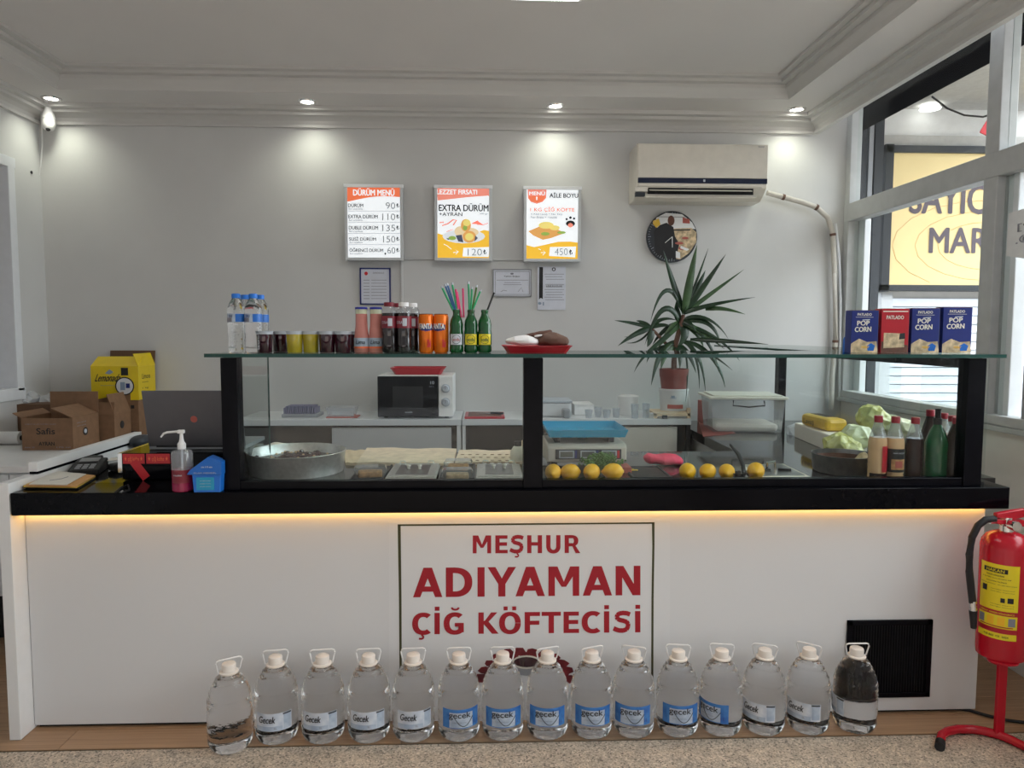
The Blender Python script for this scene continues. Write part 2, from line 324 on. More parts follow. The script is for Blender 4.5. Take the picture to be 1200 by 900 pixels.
# ceiling: raised centre with a lowered border
ce = struct(MB().bx(XL-.2, 2.12, -2.2, YB+.1, ZC, ZC+.1).build('ceiling', 'ceiling'))
tx0, tx1, ty0, ty1 = -2.40, 1.765, -1.2, 4.27
so = MB(); so.bx(XL-.2, tx0, -2.2, YB, ZS, ZC); so.bx(tx1, 2.10, -2.2, YB, ZS, ZC); so.bx(tx0, tx1, ty1, YB, ZS, ZC); so.bx(tx0, tx1, -2.2, ty0, ZS, ZC)
so.build('ceiling_border', 'ceiling', ce)
MB().bx(2.08, 2.10, -2.0, YB, 2.715, ZC).build('ceiling_fascia', 'cornice', ce)
struct(MB().bx(2.08, 2.9, -2.2, YB+.1, 3.25, 3.35).build('ceiling', 'darkgap', ce))
def molding(name, path, prof, closed=False):
    """prof: list of (inward, z) swept along a rectangular path of (x, y, nx, ny) corners"""
    b = MB(); rings = []
    for (x, y, nx, ny) in path: rings.append([b.b.verts.new((x+nx*i, y+ny*i, z)) for i, z in prof])
    for a, c in zip(rings, rings[1:]):
        for k in range(len(prof)-1): b.b.faces.new((a[k], c[k], c[k+1], a[k+1]))
    return b.build(name, 'cornice')
cove = [(0, 2.712), (.018, 2.712), (.018, 2.728), (.004, 2.732), (.014, 2.752), (.036, 2.768), (.060, 2.775), (.060, 2.794), (.096, 2.797), (.096, 2.82)]
struct(molding('trim_1', [(XL, -2.0, 1, 0), (XL, YB, 1, -1), (2.08, YB, -1, -1), (2.08, -2.0, -1, 0)], cove))
tr = [(0, ZS), (.001, 2.826), (.010, 2.842), (.030, 2.866), (.034, 2.872), (.034, 2.892), (.070, 2.894), (.070, 2.912), (.106, 2.914), (.106, 2.93)]
struct(molding('trim_2', [(tx0, ty0, 1, 1), (tx0, ty1, 1, -1), (tx1, ty1, -1, -1), (tx1, ty0, -1, 1), (tx0, ty0, 1, 1)], tr))
# right wall: low parapet and a steel window front
struct(MB().bx(XR, XR+.2, -2.0, YB, -.03, 1.03).build('wall_right', mat('parapet_paint', (.76, .72, .67), .35, noise=.05, nscale=4)))
wr = struct(MB().bx(XR-.03, XR+.14, -2.0, YB, 1.03, 1.055).build('window_2', 'frame_white', bevel=.004))
def fr(x0, x1, y0, y1, z0, z1, m='frame_white', name='window_frame'): return MB().bx(x0, x1, y0, y1, z0, z1).build(name, m, wr, bevel=.004)
fr(XR-.02, XR+.05, YB-.06, YB, 1.055, 3.25)
fr(XR+.05, XR+.09, YB-.13, YB-.04, 1.055, 2.17, 'upvc')
fr(XR-.023, XR+.062, -2.0, YB-.002, 2.165, 2.275)
fr(XR-.02, XR+.06, 3.21, 3.30, 1.055, 3.25)
fr(XR+.02, XR+.08, 3.125, 3.16, 1.055, 2.165, 'upvc'); fr(XR+.03, XR+.09, 3.17, 3.205, 1.055, 2.165, 'upvc')
fr(XR+.0, XR+.07, 2.93, 3.02, 1.055, 3.25, 'greypost'); fr(XR-.0, XR+.06, 2.90, 2.93, 1.055, 3.25, 'darkgrey')
fr(XR-.023, XR+.063, -2.0, YB-.002, 1.056, 1.10)
for yq in (1.6, .2, -1.2): fr(XR-.02, XR+.06, yq, yq+.09, 1.055, 3.25)
for (a0, a1) in ((3.3, YB-.06), (1.69, 2.9), (3.02, 3.21), (.29, 1.6), (-1.11, .2)):
    for (b0, b1) in ((1.10, 2.165), (2.275, 3.25)): MB().bx(XR+.02, XR+.024, a0, a1, b0, b1).build('window_pane', 'glass', wr)
# chain hanging by the frame
# ------------------------------------------------------------------ outside: neighbouring shop and canopy
OY = 6.5
sh = thing('neighbouring_shop', 'neighbouring shop front with roller shutter and grey wall, seen through the right windows', 'shop', (0, 0, 0))
a = at(1030, 131, OY)
MB().bx(2.5, 9, OY+.02, OY+.3, -.03, 3.6).build('wall', 'facadew', sh)
b0 = at(1040, 160, OY); b1 = at(1040, 175, OY)
MB().bx(2.6, 9, OY-.05, OY+.02, b1.z, b0.z).build('fascia', 'facade', sh)
zt = at(1040, 350, OY).z; xs = at(1040, 400, OY).x; n = 22; k = 0; z = zt; hgt = .078
for i in range(30):
    if z-hgt < .25: break
    MB().bx(xs, 9, OY-.035, OY, z-hgt+.006, z).box(((xs+9)/2, OY-.02, z-hgt+.012), (9-xs, .055, .012)).build('slat', 'shutter', sh); z -= hgt
MB().bx(xs-.10, xs, OY-.06, OY+.02, 0, zt+.05).build('shutter_rail', 'upvc', sh)
for px0, px1, m_, lb in ((998, 1012, 'darkgrey', 'dark outdoor pillar nearest the window corner'), (1014, 1019, 'greypost', 'thin grey outdoor post between the dark pillars'), (1021, 1031, 'darkgrey', 'dark outdoor pillar next to the yellow sign')):
    x0_, x1_ = at(px0, 300, 6.15).x, at(px1, 300, 6.15).x; o = MB().bx(x0_, x1_, 6.15, 6.3, -.12, 3.42).build('outdoor_pillar', m_); tag(o, lb, 'pillar')
cn = thing('outdoor_canopy', 'white covered passage ceiling outside, above the yellow market sign', 'canopy', (0, 0, 0))
MB().bx(2.78, 4.9, 4.1, OY+.01, 3.46, 3.55).build('soffit', 'facade', cn)
MB().bx(2.42, 2.78, 1.0, 6.1, 2.95, 3.4).build('beam', mat('black_beam', (.003, .003, .005), .9, spec=.05), cn)
s0 = at(1037, 183, OY); s1 = at(1037, 335, OY)
sg = thing('shop_sign', 'large yellow backlit shop sign with dark lettering outside the right window', 'sign', (s0.x, OY-.12, s1.z))
W = 3.2; hh = s0.z-s1.z
MB().bx(0, W, 0, .1, 0, hh).build('sign_panel', 'signyel', sg)
f = MB()
for q in ((-.07, 0, -.06, hh+.07), (W, W+.07, -.06, hh+.07)): f.bx(q[0], q[1], -.03, .1, q[2], q[3])
f.bx(-.07, W+.07, -.03, .1, hh, hh+.06); f.bx(-.07, W+.07, -.03, .1, -.05, 0); f.build('sign_frame', 'darkgrey', sg)
SY = OY-.125
tpx('SAYICU S', 1066, 217, 1206, 250, SY, 'signink', sg, .035); tpx('MARKET', 1089, 268, 1218, 296, SY, 'signink', sg, .035)
r_ = MB()
for i in range(6):
    rr = .35+.16*i; P = [(.9+math.cos(t/20*2*PI)*rr*1.3, .0005, .35+math.sin(t/20*2*PI)*rr*.6) for t in range(41)]; P = [p for p in P if 0 < p[0] < W and 0 < p[2] < hh]
    for u, v in zip(P, P[1:]):
        if (Vector(u)-Vector(v)).length < .4: r_.tube([u, v], .004, 4)
r_.build('sign_swirls', mat('sign_pale', (.86, .66, .36), .5, emit=(1, .72, .34), estr=.16), sg, kind='stuff')
o = MB().lathe([(0, 0), (.075, 0), (.085, -.008), (.085, .0)], (0, 0, 0)).build('outdoor_spotlight', mat('outdoor_lamp', (1, 1, 1), .4, emit=(1, .98, .92), estr=3)); o.location = onz(1090, 127, 3.43); tag(o, 'round recessed light in the canopy ceiling outside the right window', 'light')
o = MB().tube([at(1092, 113, 6.0), at(1110, 127, 6), at(1130, 135, 6), at(1152, 137, 6), at(1175, 130, 6)], .008).build('cable', 'blackm'); tag(o, 'dark cable sagging under the canopy outside the upper right window', 'cable')
fg = thing('red_banner', 'red and white banner hanging outside the upper right window', 'banner', (0, 0, 0))
ppoly([(1171, 47), (1183, 45), (1181, 138), (1172, 142)], 5.0, 'redbright', fg, 'red_cloth', .01); ppoly([(1150, 152), (1159, 138), (1159, 160), (1149, 155)], 5.0, 'redbright', fg, 'red_cloth', .01); ppoly([(1172, 143), (1181, 139), (1181, 172), (1170, 172)], 5.0, 'white', fg, 'white_cloth', .01)
wp = MB().prism([onx(1182, 250, XR+.01), onx(1215, 240, XR+.01), onx(1215, 305, XR+.01), onx(1179, 300, XR+.01)], (.001, 0, 0)).build('window_notice', 'white'); tag(wp, 'white paper notice taped to the right window pane', 'paper')
for i, (x, y, s) in enumerate(((1192, 272, '[91'), (1190, 286, '.®.'))):
    p = onx(x, y, XR+.008); t = text(s, 0, 0, .12, .035, 0, 'greyink', wp, .01, mirror=False); t.location = p; t.rotation_euler = (0, 0, -PI/2)
# ------------------------------------------------------------------ downlights
def spot(px, py, label):
    p = onz(px, py, ZS); p.y = min(p.y, 4.46)
    t = thing('ceiling_spotlight', label, 'light', (p.x, p.y, ZS), 0, 'recessed ceiling spotlights')
    MB().lathe([(.036, 0), (.038, -.006), (.052, -.007), (.055, 0)]).build('trim_ring', 'chrome', t, smooth=True)
    MB().lathe([(0, -.003), (.036, -.003), (.036, 0)]).build('lamp_lens', 'lamp', t)
    l = bpy.data.lights.new('spot_lamp', 'SPOT'); l.energy = 7.5; l.color = (.97, 1, .82); l.spot_size = math.radians(135); l.spot_blend = 1; l.shadow_soft_size = .04
    o = bpy.data.objects.new('spot_lamp', l); C.objects.link(o); o.parent = t; o.location = (0, 0, -.02)
for px, py, s in ((60, 115, 'leftmost recessed spotlight, above the white security camera'), (360, 119, 'recessed ceiling spotlight between the camera corner and the menu boxes'), (651, 124, 'recessed ceiling spotlight above the rightmost menu box'), (934, 128, 'rightmost recessed ceiling spotlight, past the air conditioner')): spot(px, py, s)
t = thing('ceiling_panel_light', 'flat white ceiling light panel at the top edge of the photo', 'light', (.12, 1.9, ZC))
MB().bx(-.16, .16, -.60, .60, -.03, 0).build('frame', 'white', t); MB().bx(-.145, .145, -.585, .585, -.034, -.03).build('diffuser', mat('panel_lamp', (1, 1, 1), .5, emit=(1, .99, .97), estr=10), t)
yl = onz(638, 1, ZC-.03).y; t.location.y = yl-.60; t.location.x = onz(638, 1, ZC-.03).x
# security camera on the left corner
p = at(56, 122, 4.53)
t = thing('security_camera', 'white bulb-shaped security camera hanging in the upper left corner', 'camera', (p.x, 4.53, ZS))
k = .0047
MB().lathe([(0, 0), (.030, 0), (.030, -.01), (.018, -.014), (.017, -.035), (.030, -.06), (.036, -.085), (.036, -.092)]).build('base', 'white', t, smooth=True)
MB().lathe([(.036, -.094), (.037, -.10), (.037, -.125), (.031, -.147), (.02, -.158), (0, -.16)]).build('body', 'white', t, smooth=True)
MB().ball((.004, -.014, -.153), .014).build('lens', 'ink', t, smooth=True)
MB().tube([(-.05, .01, 0), (-.06, .035, -.08), (-.07, .045, -.25), (-.085, .05, -.34), (-.10, .055, -.41)], .004, 6).build('cable', 'white', t)
o = MB().lathe([(0, 0), (.008, 0), (.010, .004), (0, .006)], axis='X').build('wall_hook', 'ink'); o.location = onx(36.5, 202, XL); tag(o, 'tiny black hook on the left wall under the security camera', 'hook')
# ------------------------------------------------------------------ wall ducts
for s, q, lb in (('v', (469.5, 303, 473, 402), 'thin white cable duct running down the wall beneath the first menu box'), ('h', (474, 302, 512, 304.5), 'white cable duct joining the first and second menu boxes'), ('g', (578, 303.5, 616, 305.5), 'white cable duct joining the second and third menu boxes')):
    a = at(q[0], q[1], YB); b = at(q[2], q[3], YB); o = MB().bx(a.x, b.x, YB-.014, YB, b.z, a.z).build('cable_duct', 'wall', bevel=.002); tag(o, lb, 'cable duct')
# ------------------------------------------------------------------ menu boxes
MY = 4.535
def menu(x0, y0, x1, y1, label):
    a = at(x0, y1, MY); b = at(x1, y0, MY); L = Vector((a.x, MY, a.z)); Wd = b.x-a.x; Hd = b.z-a.z
    t = thing('menu_box', label, 'menu sign', L)
    MB().bx(.004, Wd-.004, .012, YB-MY, .004, Hd-.004).build('housing', 'greyplastic', t)
    f = MB(); e = .018
    f.bx(0, e, -.004, .016, 0, Hd); f.bx(Wd-e, Wd, -.004, .016, 0, Hd); f.bx(e, Wd-e, -.004, .016, 0, e); f.build('frame', 'cab', t, bevel=.002)
    MB().bx(-.004, Wd+.004, -.006, .02, Hd-.016, Hd+.004).build('frame_top', mat('frame_glow_top', (.85, .87, .9), .3), t, bevel=.002)
    MB().bx(e, Wd-e, .002, .012, e, Hd-.014).build('backlit_sheet', 'lit_white', t)
    return t
SYM = MY+.0008
m1 = menu(404.5, 217, 472, 305, 'backlit menu box with five priced lines under an orange header, leftmost of three')
ppoly([(405.9+1, 218.6)] + [(472-2.2, 218.6), (472-2.2, 231)] + [(469-i*6.2, 231-2.6*math.sin(i/10*PI*1.15)+(i*.42)) for i in range(0, 11)], SYM, 'lit_orange', m1)
tpx('DÜRÜM MENÜ', 414, 221, 462, 229, SYM-.0012, 'lit_white', m1, .05)
for i, (s, x1, pr_, px0) in enumerate((('DÜRÜM', 425.5, '90', 452), ('EXTRA DÜRÜM', 442.5, '110', 448), ('DUBLE DÜRÜM', 443, '135', 448), ('SUSİ DÜRÜM', 440.5, '150', 449), ('ÖĞRENCİ DÜRÜM', 449, '60', 454))):
    y = 237.8+i*13.1; tpx(s, 408+i*.4, y, x1, y+4.9, SYM, 'ink', m1, .03)
    tpx('Bol yeşillikle', 408.5+i*.4, y+6, 425, y+8.6, SYM, 'greyink', m1, 0)
    tpx(pr_, px0, y-.6, 463.2, y+7, SYM, 'paleink', m1, -.008); tpx('₺', 464.5, y+.5, 467.8, y+5.2, SYM, 'ink', m1, .03)
    if i < 4: ppoly(rect(408, y+9.4, 469, y+9.7), SYM, 'greyink', m1, 'rule')
ppoly(ell(451.5, 297.3, 1, 1.3, 8), SYM-.001, 'ink', m1, 'magnet')
m2 = menu(509.5, 218, 576.5, 305.5, 'backlit menu box with extra wrap picture over yellow wave, middle of three')
ppoly([(511.6, 219.8), (574.6, 219.8), (574.6, 231.5)] + [(572-i*5.9, 229.3+5.5*math.sin(i/10*PI/2)-1.5*math.sin(i/10*PI)) for i in range(11)], SYM, 'lit_salmon', m2)
tpx('LEZZET FIRSATI', 512, 222.5, 559, 227.5, SYM-.0012, 'lit_white', m2, .05)
tpx('EXTRA DÜRÜM', 514.3, 238.5, 572.3, 247.2, SYM, 'ink', m2, .045); tpx('+AYRAN', 514.6, 249, 541.8, 253, SYM, 'ink', m2, .03); tpx('100 gr', 562, 249.5, 572, 252, SYM, 'greyink', m2, 0)
ppoly([(511.6, 303.5), (511.6, 273), (518, 275), (530, 281), (545, 281), (560, 272), (567, 269.5), (574.6, 271), (574.6, 303.5)], SYM, 'lit_yellow', m2)
ppoly(ell(543.5, 277, 25, 8.2), SYM-.0008, 'lit_plate', m2, 'plate_print'); ppoly([ell(546, 264, 6, 7.5), ell(550, 277.5, 8, 7)], SYM-.0016, 'lit_food', m2, 'wrap_print')
ppoly([[(534, 276), (541, 275), (543, 284), (537, 283)], [(523, 279), (530, 280), (525, 281)], [(557, 276), (560, 279), (556, 283)]], SYM-.0018, 'lit_shadow', m2)
ppoly([ell(539, 271, 6.5, 6), ell(552, 272, 9, 5)], SYM-.0012, 'lit_bread', m2); ppoly([ell(550, 277.5, 5, 4.5)], SYM-.0021, 'lit_lemon', m2, 'filling_print'); ppoly([ell(547, 261, 4.5, 4)], SYM-.0021, 'lit_lemon', m2, 'filling_print'); ppoly([ell(530, 279, 4.5, 2.4), ell(545, 267, 2.5, 3)], SYM-.0019, 'lit_green', m2)
ppoly([stroke([(515, 261), (520, 260), (518, 264.5), (525, 262), (531, 257.5), (535, 258), (531, 264)], 1.6), stroke([(553, 262), (560, 258.5), (559, 263), (566, 263.5), (572, 261.5)], .9), stroke([(523, 271.5), (531, 268.7)], .8)], SYM-.001, 'lit_salmon', m2, 'swirl_print')
ppoly([(543, 290.5), (573.5, 289.5), (572.5, 301), (542, 300.5)], SYM-.0012, 'lit_white', m2); tpx('120', 548, 291.5, 565, 299.5, SYM-.002, 'paleink', m2, -.005); tpx('₺', 566.5, 292.5, 570, 298, SYM-.002, 'ink', m2, .04)
ppoly([stroke([(520, 286), (524, 288), (529, 292)], .7), stroke([(531, 296), (537, 295), (533, 292), (537, 295), (534, 298)], .8)], SYM-.0012, 'lit_white', m2, 'arrow_print')
m3 = menu(613.5, 219.5, 681, 306.5, 'backlit family-size menu box with red shield and food picture, rightmost of three')
ppoly([(618.5, 222), (640.5, 222), (640, 232), (636, 236.5), (629, 238.8), (622, 236.5), (618.7, 232)], SYM, 'lit_salmon', m3); ppoly([(619.5, 229.5), (639.6, 229.5), (639, 232), (635.5, 235.5), (629, 237.4), (622.5, 235.5), (619.7, 232)], SYM-.0008, 'lit_orange', m3)
tpx('MENÜ', 620.3, 223.7, 638.5, 228.6, SYM-.0016, 'lit_white', m3, .05); tpx('1', 628.3, 230.5, 629.8, 234.5, SYM-.0016, 'lit_white', m3, 0)
tpx('AİLE BOYU', 644, 225, 677.5, 231.5, SYM, 'ink', m3, .045); tpx('1 KG ÇİĞ KÖFTE', 621.5, 242.5, 673.3, 248.5, SYM, 'lit_orange', m3, .03)
tpx('4 Adet Lavaş + Nar Ekşi', 622, 249.7, 659, 252.6, SYM, 'greyink', m3, .01); tpx('Nar Ekşisi + Yeşillik', 622, 253.5, 653, 256.5, SYM, 'greyink', m3, .01)
ppoly([[(619, 271), (633, 265), (652, 268), (662, 273), (646, 279), (636, 281), (625, 276)]], SYM, 'lit_food', m3, 'food_print'); ppoly([ell(640, 264, 9, 4.2), ell(650, 267, 6, 3)], SYM-.001, 'lit_lemon', m3, 'lemon_print'); ppoly([ell(639, 274, 5, 2), ell(658, 272.5, 5, 1.6)], SYM-.0015, 'lit_green', m3, 'herb_print')
ppoly([ell(668.5, 262, 5.3, 3.6), ell(664, 256.8, 1.3, 1.3), ell(668.5, 255, 1.5, 1.5), ell(672.8, 256, 1.3, 1.3)], SYM, 'ink', m3, 'logo'); ppoly(ell(668.5, 264, 3, 2.6), SYM-.001, 'lit_salmon', m3, 'logo')
ppoly([(616.2, 304.5), (616.2, 287), (626, 289.5), (640, 286.5), (654, 283.3), (668, 283), (678.5, 284.5), (678.5, 304.5)], SYM, 'lit_yellow', m3)
ppoly([(644.5, 289.5), (675, 289), (674, 301.5), (643.5, 300)], SYM-.0012, 'lit_white', m3); tpx('450', 650, 291, 665.5, 299, SYM-.002, 'paleink', m3, -.005); tpx('₺', 667, 292.5, 671, 298.5, SYM-.002, 'ink', m3, .04)
ppoly([stroke([(631, 291.5), (634, 293)], .7), stroke([(634, 296), (639, 296), (636, 293), (639, 296), (636, 299)], .8)], SYM-.0012, 'lit_white', m3, 'arrow_print')
# ------------------------------------------------------------------ certificates
def cert(x0, y0, x1, y1, label, fm, e=1.0):
    a = at(x0, y1, YB-.012); b = at(x1, y0, YB-.012); t = thing('certificate', label, 'certificate', (a.x, YB-.012, a.z))
    Wd = b.x-a.x; Hd = b.z-a.z
    MB().bx(0, Wd, .002, .012, 0, Hd).build('sheet', 'paper', t)
    if fm:
        f = MB(); q = .008*e
        for v in ((0, q, 0, Hd), (Wd-q, Wd, 0, Hd), (0, Wd, 0, q), (0, Wd, Hd-q, Hd)): f.bx(v[0], v[1], -.003, .012, v[2], v[3])
        f.build('frame', fm, t)
    return t
c1 = cert(422, 314, 457.5, 357, 'small certificate in dark blue frame on the wall behind the pink drinks', 'navy'); y_ = YB-.011
ppoly(ell(429, 320.5, 2, 2.2), y_, 'redbright', c1, 'emblem'); tpx('İŞYERİ BELGESİ', 437, 318.5, 450, 321, y_, 'greyink', c1)
for i in range(7): ppoly([rect(426, 328+i*3.6, 433, 328.6+i*3.6), rect(435, 328+i*3.6, 453, 328.5+i*3.6)], y_, 'greyink', c1, 'print')
c2 = cert(577.5, 315.5, 623, 347.5, 'landscape framed certificate below the middle menu box', 'greyplastic', .7)
c2b = ppoly([rect(580.3, 318, 620.5, 318.5), rect(580.3, 344.8, 620.5, 345.3), rect(580.3, 318, 580.7, 345), rect(620.1, 318, 620.5, 345)], y_, 'greyink', c2, 'inner_border')
tpx('Katılım Belgesi', 591, 323, 609, 325, y_, 'ink', c2); ppoly(ell(600, 320.8, 2, 1.1), y_, 'greyink', c2, 'emblem')
for r4 in ((582, 328, 619), (591, 331, 610), (590, 333.4, 611)): ppoly(rect(r4[0], r4[1], r4[2], r4[1]+.5), y_, 'greyink', c2, 'print')
ppoly([stroke([(587, 342), (590, 340), (594, 341)], .5), stroke([(607, 342), (611, 337), (613, 342)], .5)], y_, 'greyink', c2, 'signature')
c3 = cert(630, 312.5, 663, 363, 'white document with black ribbon strip below the rightmost menu box', None)
ppoly([(632, 313), (636.3, 313), (636, 350.5), (633.7, 349), (631.6, 351)], y_, 'ink', c3, 'ribbon'); ppoly([ell(632.5, 355.5, 2, 1.6), rect(636, 354, 637.5, 358)], y_, 'steelblue', c3, 'emblem')
ppoly(ell(649, 315.6, 2.2, 2.2), y_, 'ink', c3, 'emblem'); ppoly(ell(649, 315.6, 1.2, 1.2), y_-.001, 'paper', c3, 'emblem'); tpx('KİŞİ KOÇLUK', 640, 334, 659, 336.2, y_, 'ink', c3, .03)
for i in range(11):
    if i not in (3,): ppoly(rect(638+(i % 3), 321+i*3, 661-(i % 2)*2, 321.5+i*3), y_, 'greyink', c3, 'print')
# ------------------------------------------------------------------ air conditioner
a = at(746, 232, 4.36); b = at(900, 169, 4.36)
ac = thing('air_conditioner', 'cream wall-mounted air conditioner with dark stripe and open vent', 'air conditioner', (a.x, 4.36, a.z)); Wd = b.x-a.x; Hd = b.z-a.z
MB().prism([(0, .0, .065), (0, -.0, Hd-.008), (0, .015, Hd), (0, .24, Hd), (0, .24, 0), (0, .10, 0), (0, .045, .03)], (Wd, 0, 0)).build('body', 'acw', ac, bevel=.004)
MB().bx(.004, Wd-.001, -.012, .0, .118, Hd-.006).build('front_panel', 'acw', ac, bevel=.004)
MB().bx(.006, Wd-.002, -.010, .002, .088, .117).build('stripe', 'acstripe', ac); MB().bx(.004, Wd-.03, -.009, .004, .068, .087).build('lower_panel', 'acw', ac, bevel=.003)
MB().bx(.07, Wd-.08, .004, .03, .022, .064).build('vent_opening', 'darkgap', ac)
MB().box((Wd/2-.01, -.008, .046), (Wd-.17, .03, .004), rx=.3).build('louvre', 'acw', ac); MB().box((Wd/2-.01, -.012, .012), (Wd-.12, .05, .006), rx=.5).build('louvre', 'acw', ac)
MB().bx(-.01, .065, -.006, .03, .038, .066).build('hinge_cover', 'acw', ac); MB().bx(-.006, .05, -.004, .03, .012, .034).build('hinge_gap', 'darkgrey', ac)
tpx('Vestel', 888.5, 171, 895.5, 173, 4.346, 'greyink', ac, .02); MB().bx(Wd*.505, Wd*.52, -.012, -.009, .096, .11).build('sensor', 'frost', ac)
P = [at(x, y, YB-.04) for x, y in ((899, 226), (918, 231), (940, 237), (957, 243), (970, 255), (976, 275), (978, 320), (979, 400), (975, 440), (974, 480))]
o = MB().tube(P, .016, 10).build('air_conditioner_pipe', 'tube', smooth=True); tag(o, 'taped pale pipe curving from the air conditioner down the right corner', 'pipe')
cb = MB()
for i in (1, 3, 5, 7): d = (P[i+1]-P[i-1]).normalized()*.008; cb.tube([P[i]-d, P[i]+d], .0185, 10)
cb.build('tape_band', 'stem', o)
o = MB().tube([at(979, 262, YB-.03), at(983, 300, YB-.03), at(985, 350, YB-.03), at(984, 470, YB-.03)], .009, 8).build('drain_hose', 'upvc', smooth=True); tag(o, 'narrow white hose in the right corner beside the taped pipe', 'hose')
# ------------------------------------------------------------------ clock
c = at(787.5, 277.5, 4.57)
ck = thing('wall_clock', 'round wall clock with a dark photo print, behind the plant tips', 'clock', c); R0 = at(817, 277, 4.57).x-c.x
MB().lathe([(0, .03), (R0*.98, .03), (R0, .02), (R0, .002), (R0*.985, 0), (0, 0)], n=48, axis='Y').build('face', 'darkgrey', ck, smooth=True)
yc = 4.5685
def cl(poly): return [(787.5+(x-787.5)*min(1, 29/max(1e-6, math.hypot(x-787.5, y-277.5))), 277.5+(y-277.5)*min(1, 29/max(1e-6, math.hypot(x-787.5, y-277.5)))) for x, y in poly]
ppoly(cl([(768, 254), (780, 249), (800, 249), (812, 260), (816, 268), (809, 268), (774, 268), (768, 266)]), yc, 'white', ck, 'photo_background')
ppoly(cl([(787, 268), (810, 267), (816, 272), (816.3, 284), (808, 296), (797, 304), (790, 303)]), yc-.0004, 'popcorn', ck, 'photo_table')
ppoly([cl([(770, 252.5), (806, 252.5), (806, 253.8), (770, 254)]), cl([(789, 269), (809, 268.5), (809, 270), (789, 270.4)])], yc-.001, 'ink', ck, 'photo_lines')
ppoly(cl([(800, 254.5), (809, 256), (808.5, 262), (800, 261.5)]), yc-.001, 'pinkwrap', ck, 'photo_sign'); ppoly(cl([(764.5, 258), (772, 256), (774, 263), (769, 267), (765, 262)]), yc-.001, 'yellowpack', ck, 'photo_object')
ppoly(cl([(766, 271), (773, 264), (781, 261), (789, 266), (791, 277), (796, 286), (792, 304), (780, 305), (768, 298)]), yc-.0012, 'ink', ck, 'photo_figure'); ppoly(ell(786.5, 258.5, 4, 6), yc-.0016, 'brown', ck, 'photo_head')
ppoly([ell(796, 285, 5, 1.6), ell(803, 279, 4, 1.5), ell(800, 291, 5, 2)], yc-.0014, 'pinkwrap', ck, 'photo_food'); ppoly([cl([(792, 294), (797, 296), (797, 303), (792, 302)]), cl([(798, 288), (808, 292), (805, 294), (797, 291)])], yc-.0015, 'white', ck, 'photo_plates')
tk = MB(); L = ck.location
for i in range(60):
    an = i/60*2*PI
    if 3.3 < an % (2*PI) or an < .0: pass
    if PI*.95 < an < 2*PI*.98 or an < .3:
        big = i % 5 == 0; pa = Vector((math.sin(an), 0, math.cos(an))); tk.tube([pa*R0*(.84 if big else .89)+Vector((0, -.003, 0)), pa*R0*.955+Vector((0, -.003, 0))], .0013 if big else .0008, 4)
tk.build('tick_marks', 'frost', ck)
MB().tube([(0, -.006, 0), (.002, -.006, -R0*.42)], .0028, 6).build('hour_hand', 'white', ck); MB().tube([(0, -.008, 0), (-R0*.28, -.008, -R0*.24)], .0022, 6).build('minute_hand', 'white', ck)
# ------------------------------------------------------------------ back cabinets
BZ = .965; BYF = 4.15
xa = at(275, 490, BYF).x; xm = at(541, 495, BYF).x; xb = at(813, 490, BYF).x-.012
for (x0, x1, lb, doors) in ((xa, xm, 'long low grey-white cabinet under the microwave, left of the pair', ((xa+.02, at(389, 500, 4.2).x, 4.19, 'door'), (at(389, 500, 4.17).x, xm-.06, 4.165, 'door'))),
                            (xm, xb, 'low grey-white cabinet under the potted plant, right of the pair', ((xm+.035, at(662, 500, 4.17).x, 4.19, 'door'), (at(662, 500, 4.17).x, xb-.08, 4.165, 'doorb')))):
    t = thing('cabinet', lb, 'cabinet', (x0, BYF, 0)); w_ = x1-x0
    MB().bx(.002, w_-.002, 0, .447, BZ-.035, BZ).build('worktop', 'cab', t, bevel=.002)
    MB().bx(.01, w_-.01, .03, .445, .08, BZ-.035).build('body', 'darkgap', t)
    MB().bx(w_-.028, w_-.004, .006, .445, 0, BZ-.035).build('side_panel', 'cab' if x1 < 1 else 'blackm', t); MB().bx(.004, .022, .006, .445, 0, BZ-.035).build('side_panel', 'cab', t)
    MB().bx(.03, w_-.03, .05, .4, 0, .08).build('plinth', 'blackm', t)
    for (d0, d1, dy, dm) in doors:
        d = MB().bx(d0-x0, d1-x0, dy-BYF, dy-BYF+.018, .1, BZ-.050).build('door', dm, t, bevel=.001); MB().bx((d0+d1)/2-x0-.06, (d0+d1)/2-x0+.06, dy-BYF-.008, dy-BYF, .62, .635).build('handle', 'steel', d)
# ================================================================== SERVING COUNTER
ct = thing('serving_counter', 'long white counter front with black slab top and warm light strip', 'counter', (0, 0, 0))
SX0, SX1, FZ = -1.665, 1.932, .90
MB().bx(-1.668, 1.90, 2.65, 2.67, .012, .85).build('front_panel', 'panel', ct, bevel=.001)
MB().bx(1.88, 1.90, 2.671, 3.37, .012, .85).build('end_panel', 'panel_side', ct)
MB().bx(-1.66, 1.87, 2.665, 3.36, -.003, .05).build('plinth', 'darkgap', ct)
MB().bx(-1.62, 1.87, 3.30, 3.36, .05, .85).build('rear_panel', 'panel_side', ct)
MB().bx(SX0, SX1, 2.57, 2.74, .82, FZ).build('front_slab', 'slab', ct, bevel=.002)
MB().bx(SX0, 2.0, 2.741, 3.40, .85, FZ).build('worktop', 'worktop', ct)
rc = thing('right_side_counter', 'black-topped counter along the right window wall carrying the storage box', 'counter', (0, 0, 0))
MB().bx(1.20, 2.285, 3.401, 4.59, .85, FZ).build('worktop', 'worktop', rc)
MB().bx(1.24, 2.28, 3.42, 4.58, 0, .85).build('cabinet_body', 'panel_side', rc)
MB().bx(-1.71, -1.67, 2.571, 3.55, .0, .935).build('left_panel', 'panel_side', ct, bevel=.002)
MB().bx(-1.665, -1.0, 3.401, 3.55, .85, FZ).build('rear_worktop', 'worktop', ct)
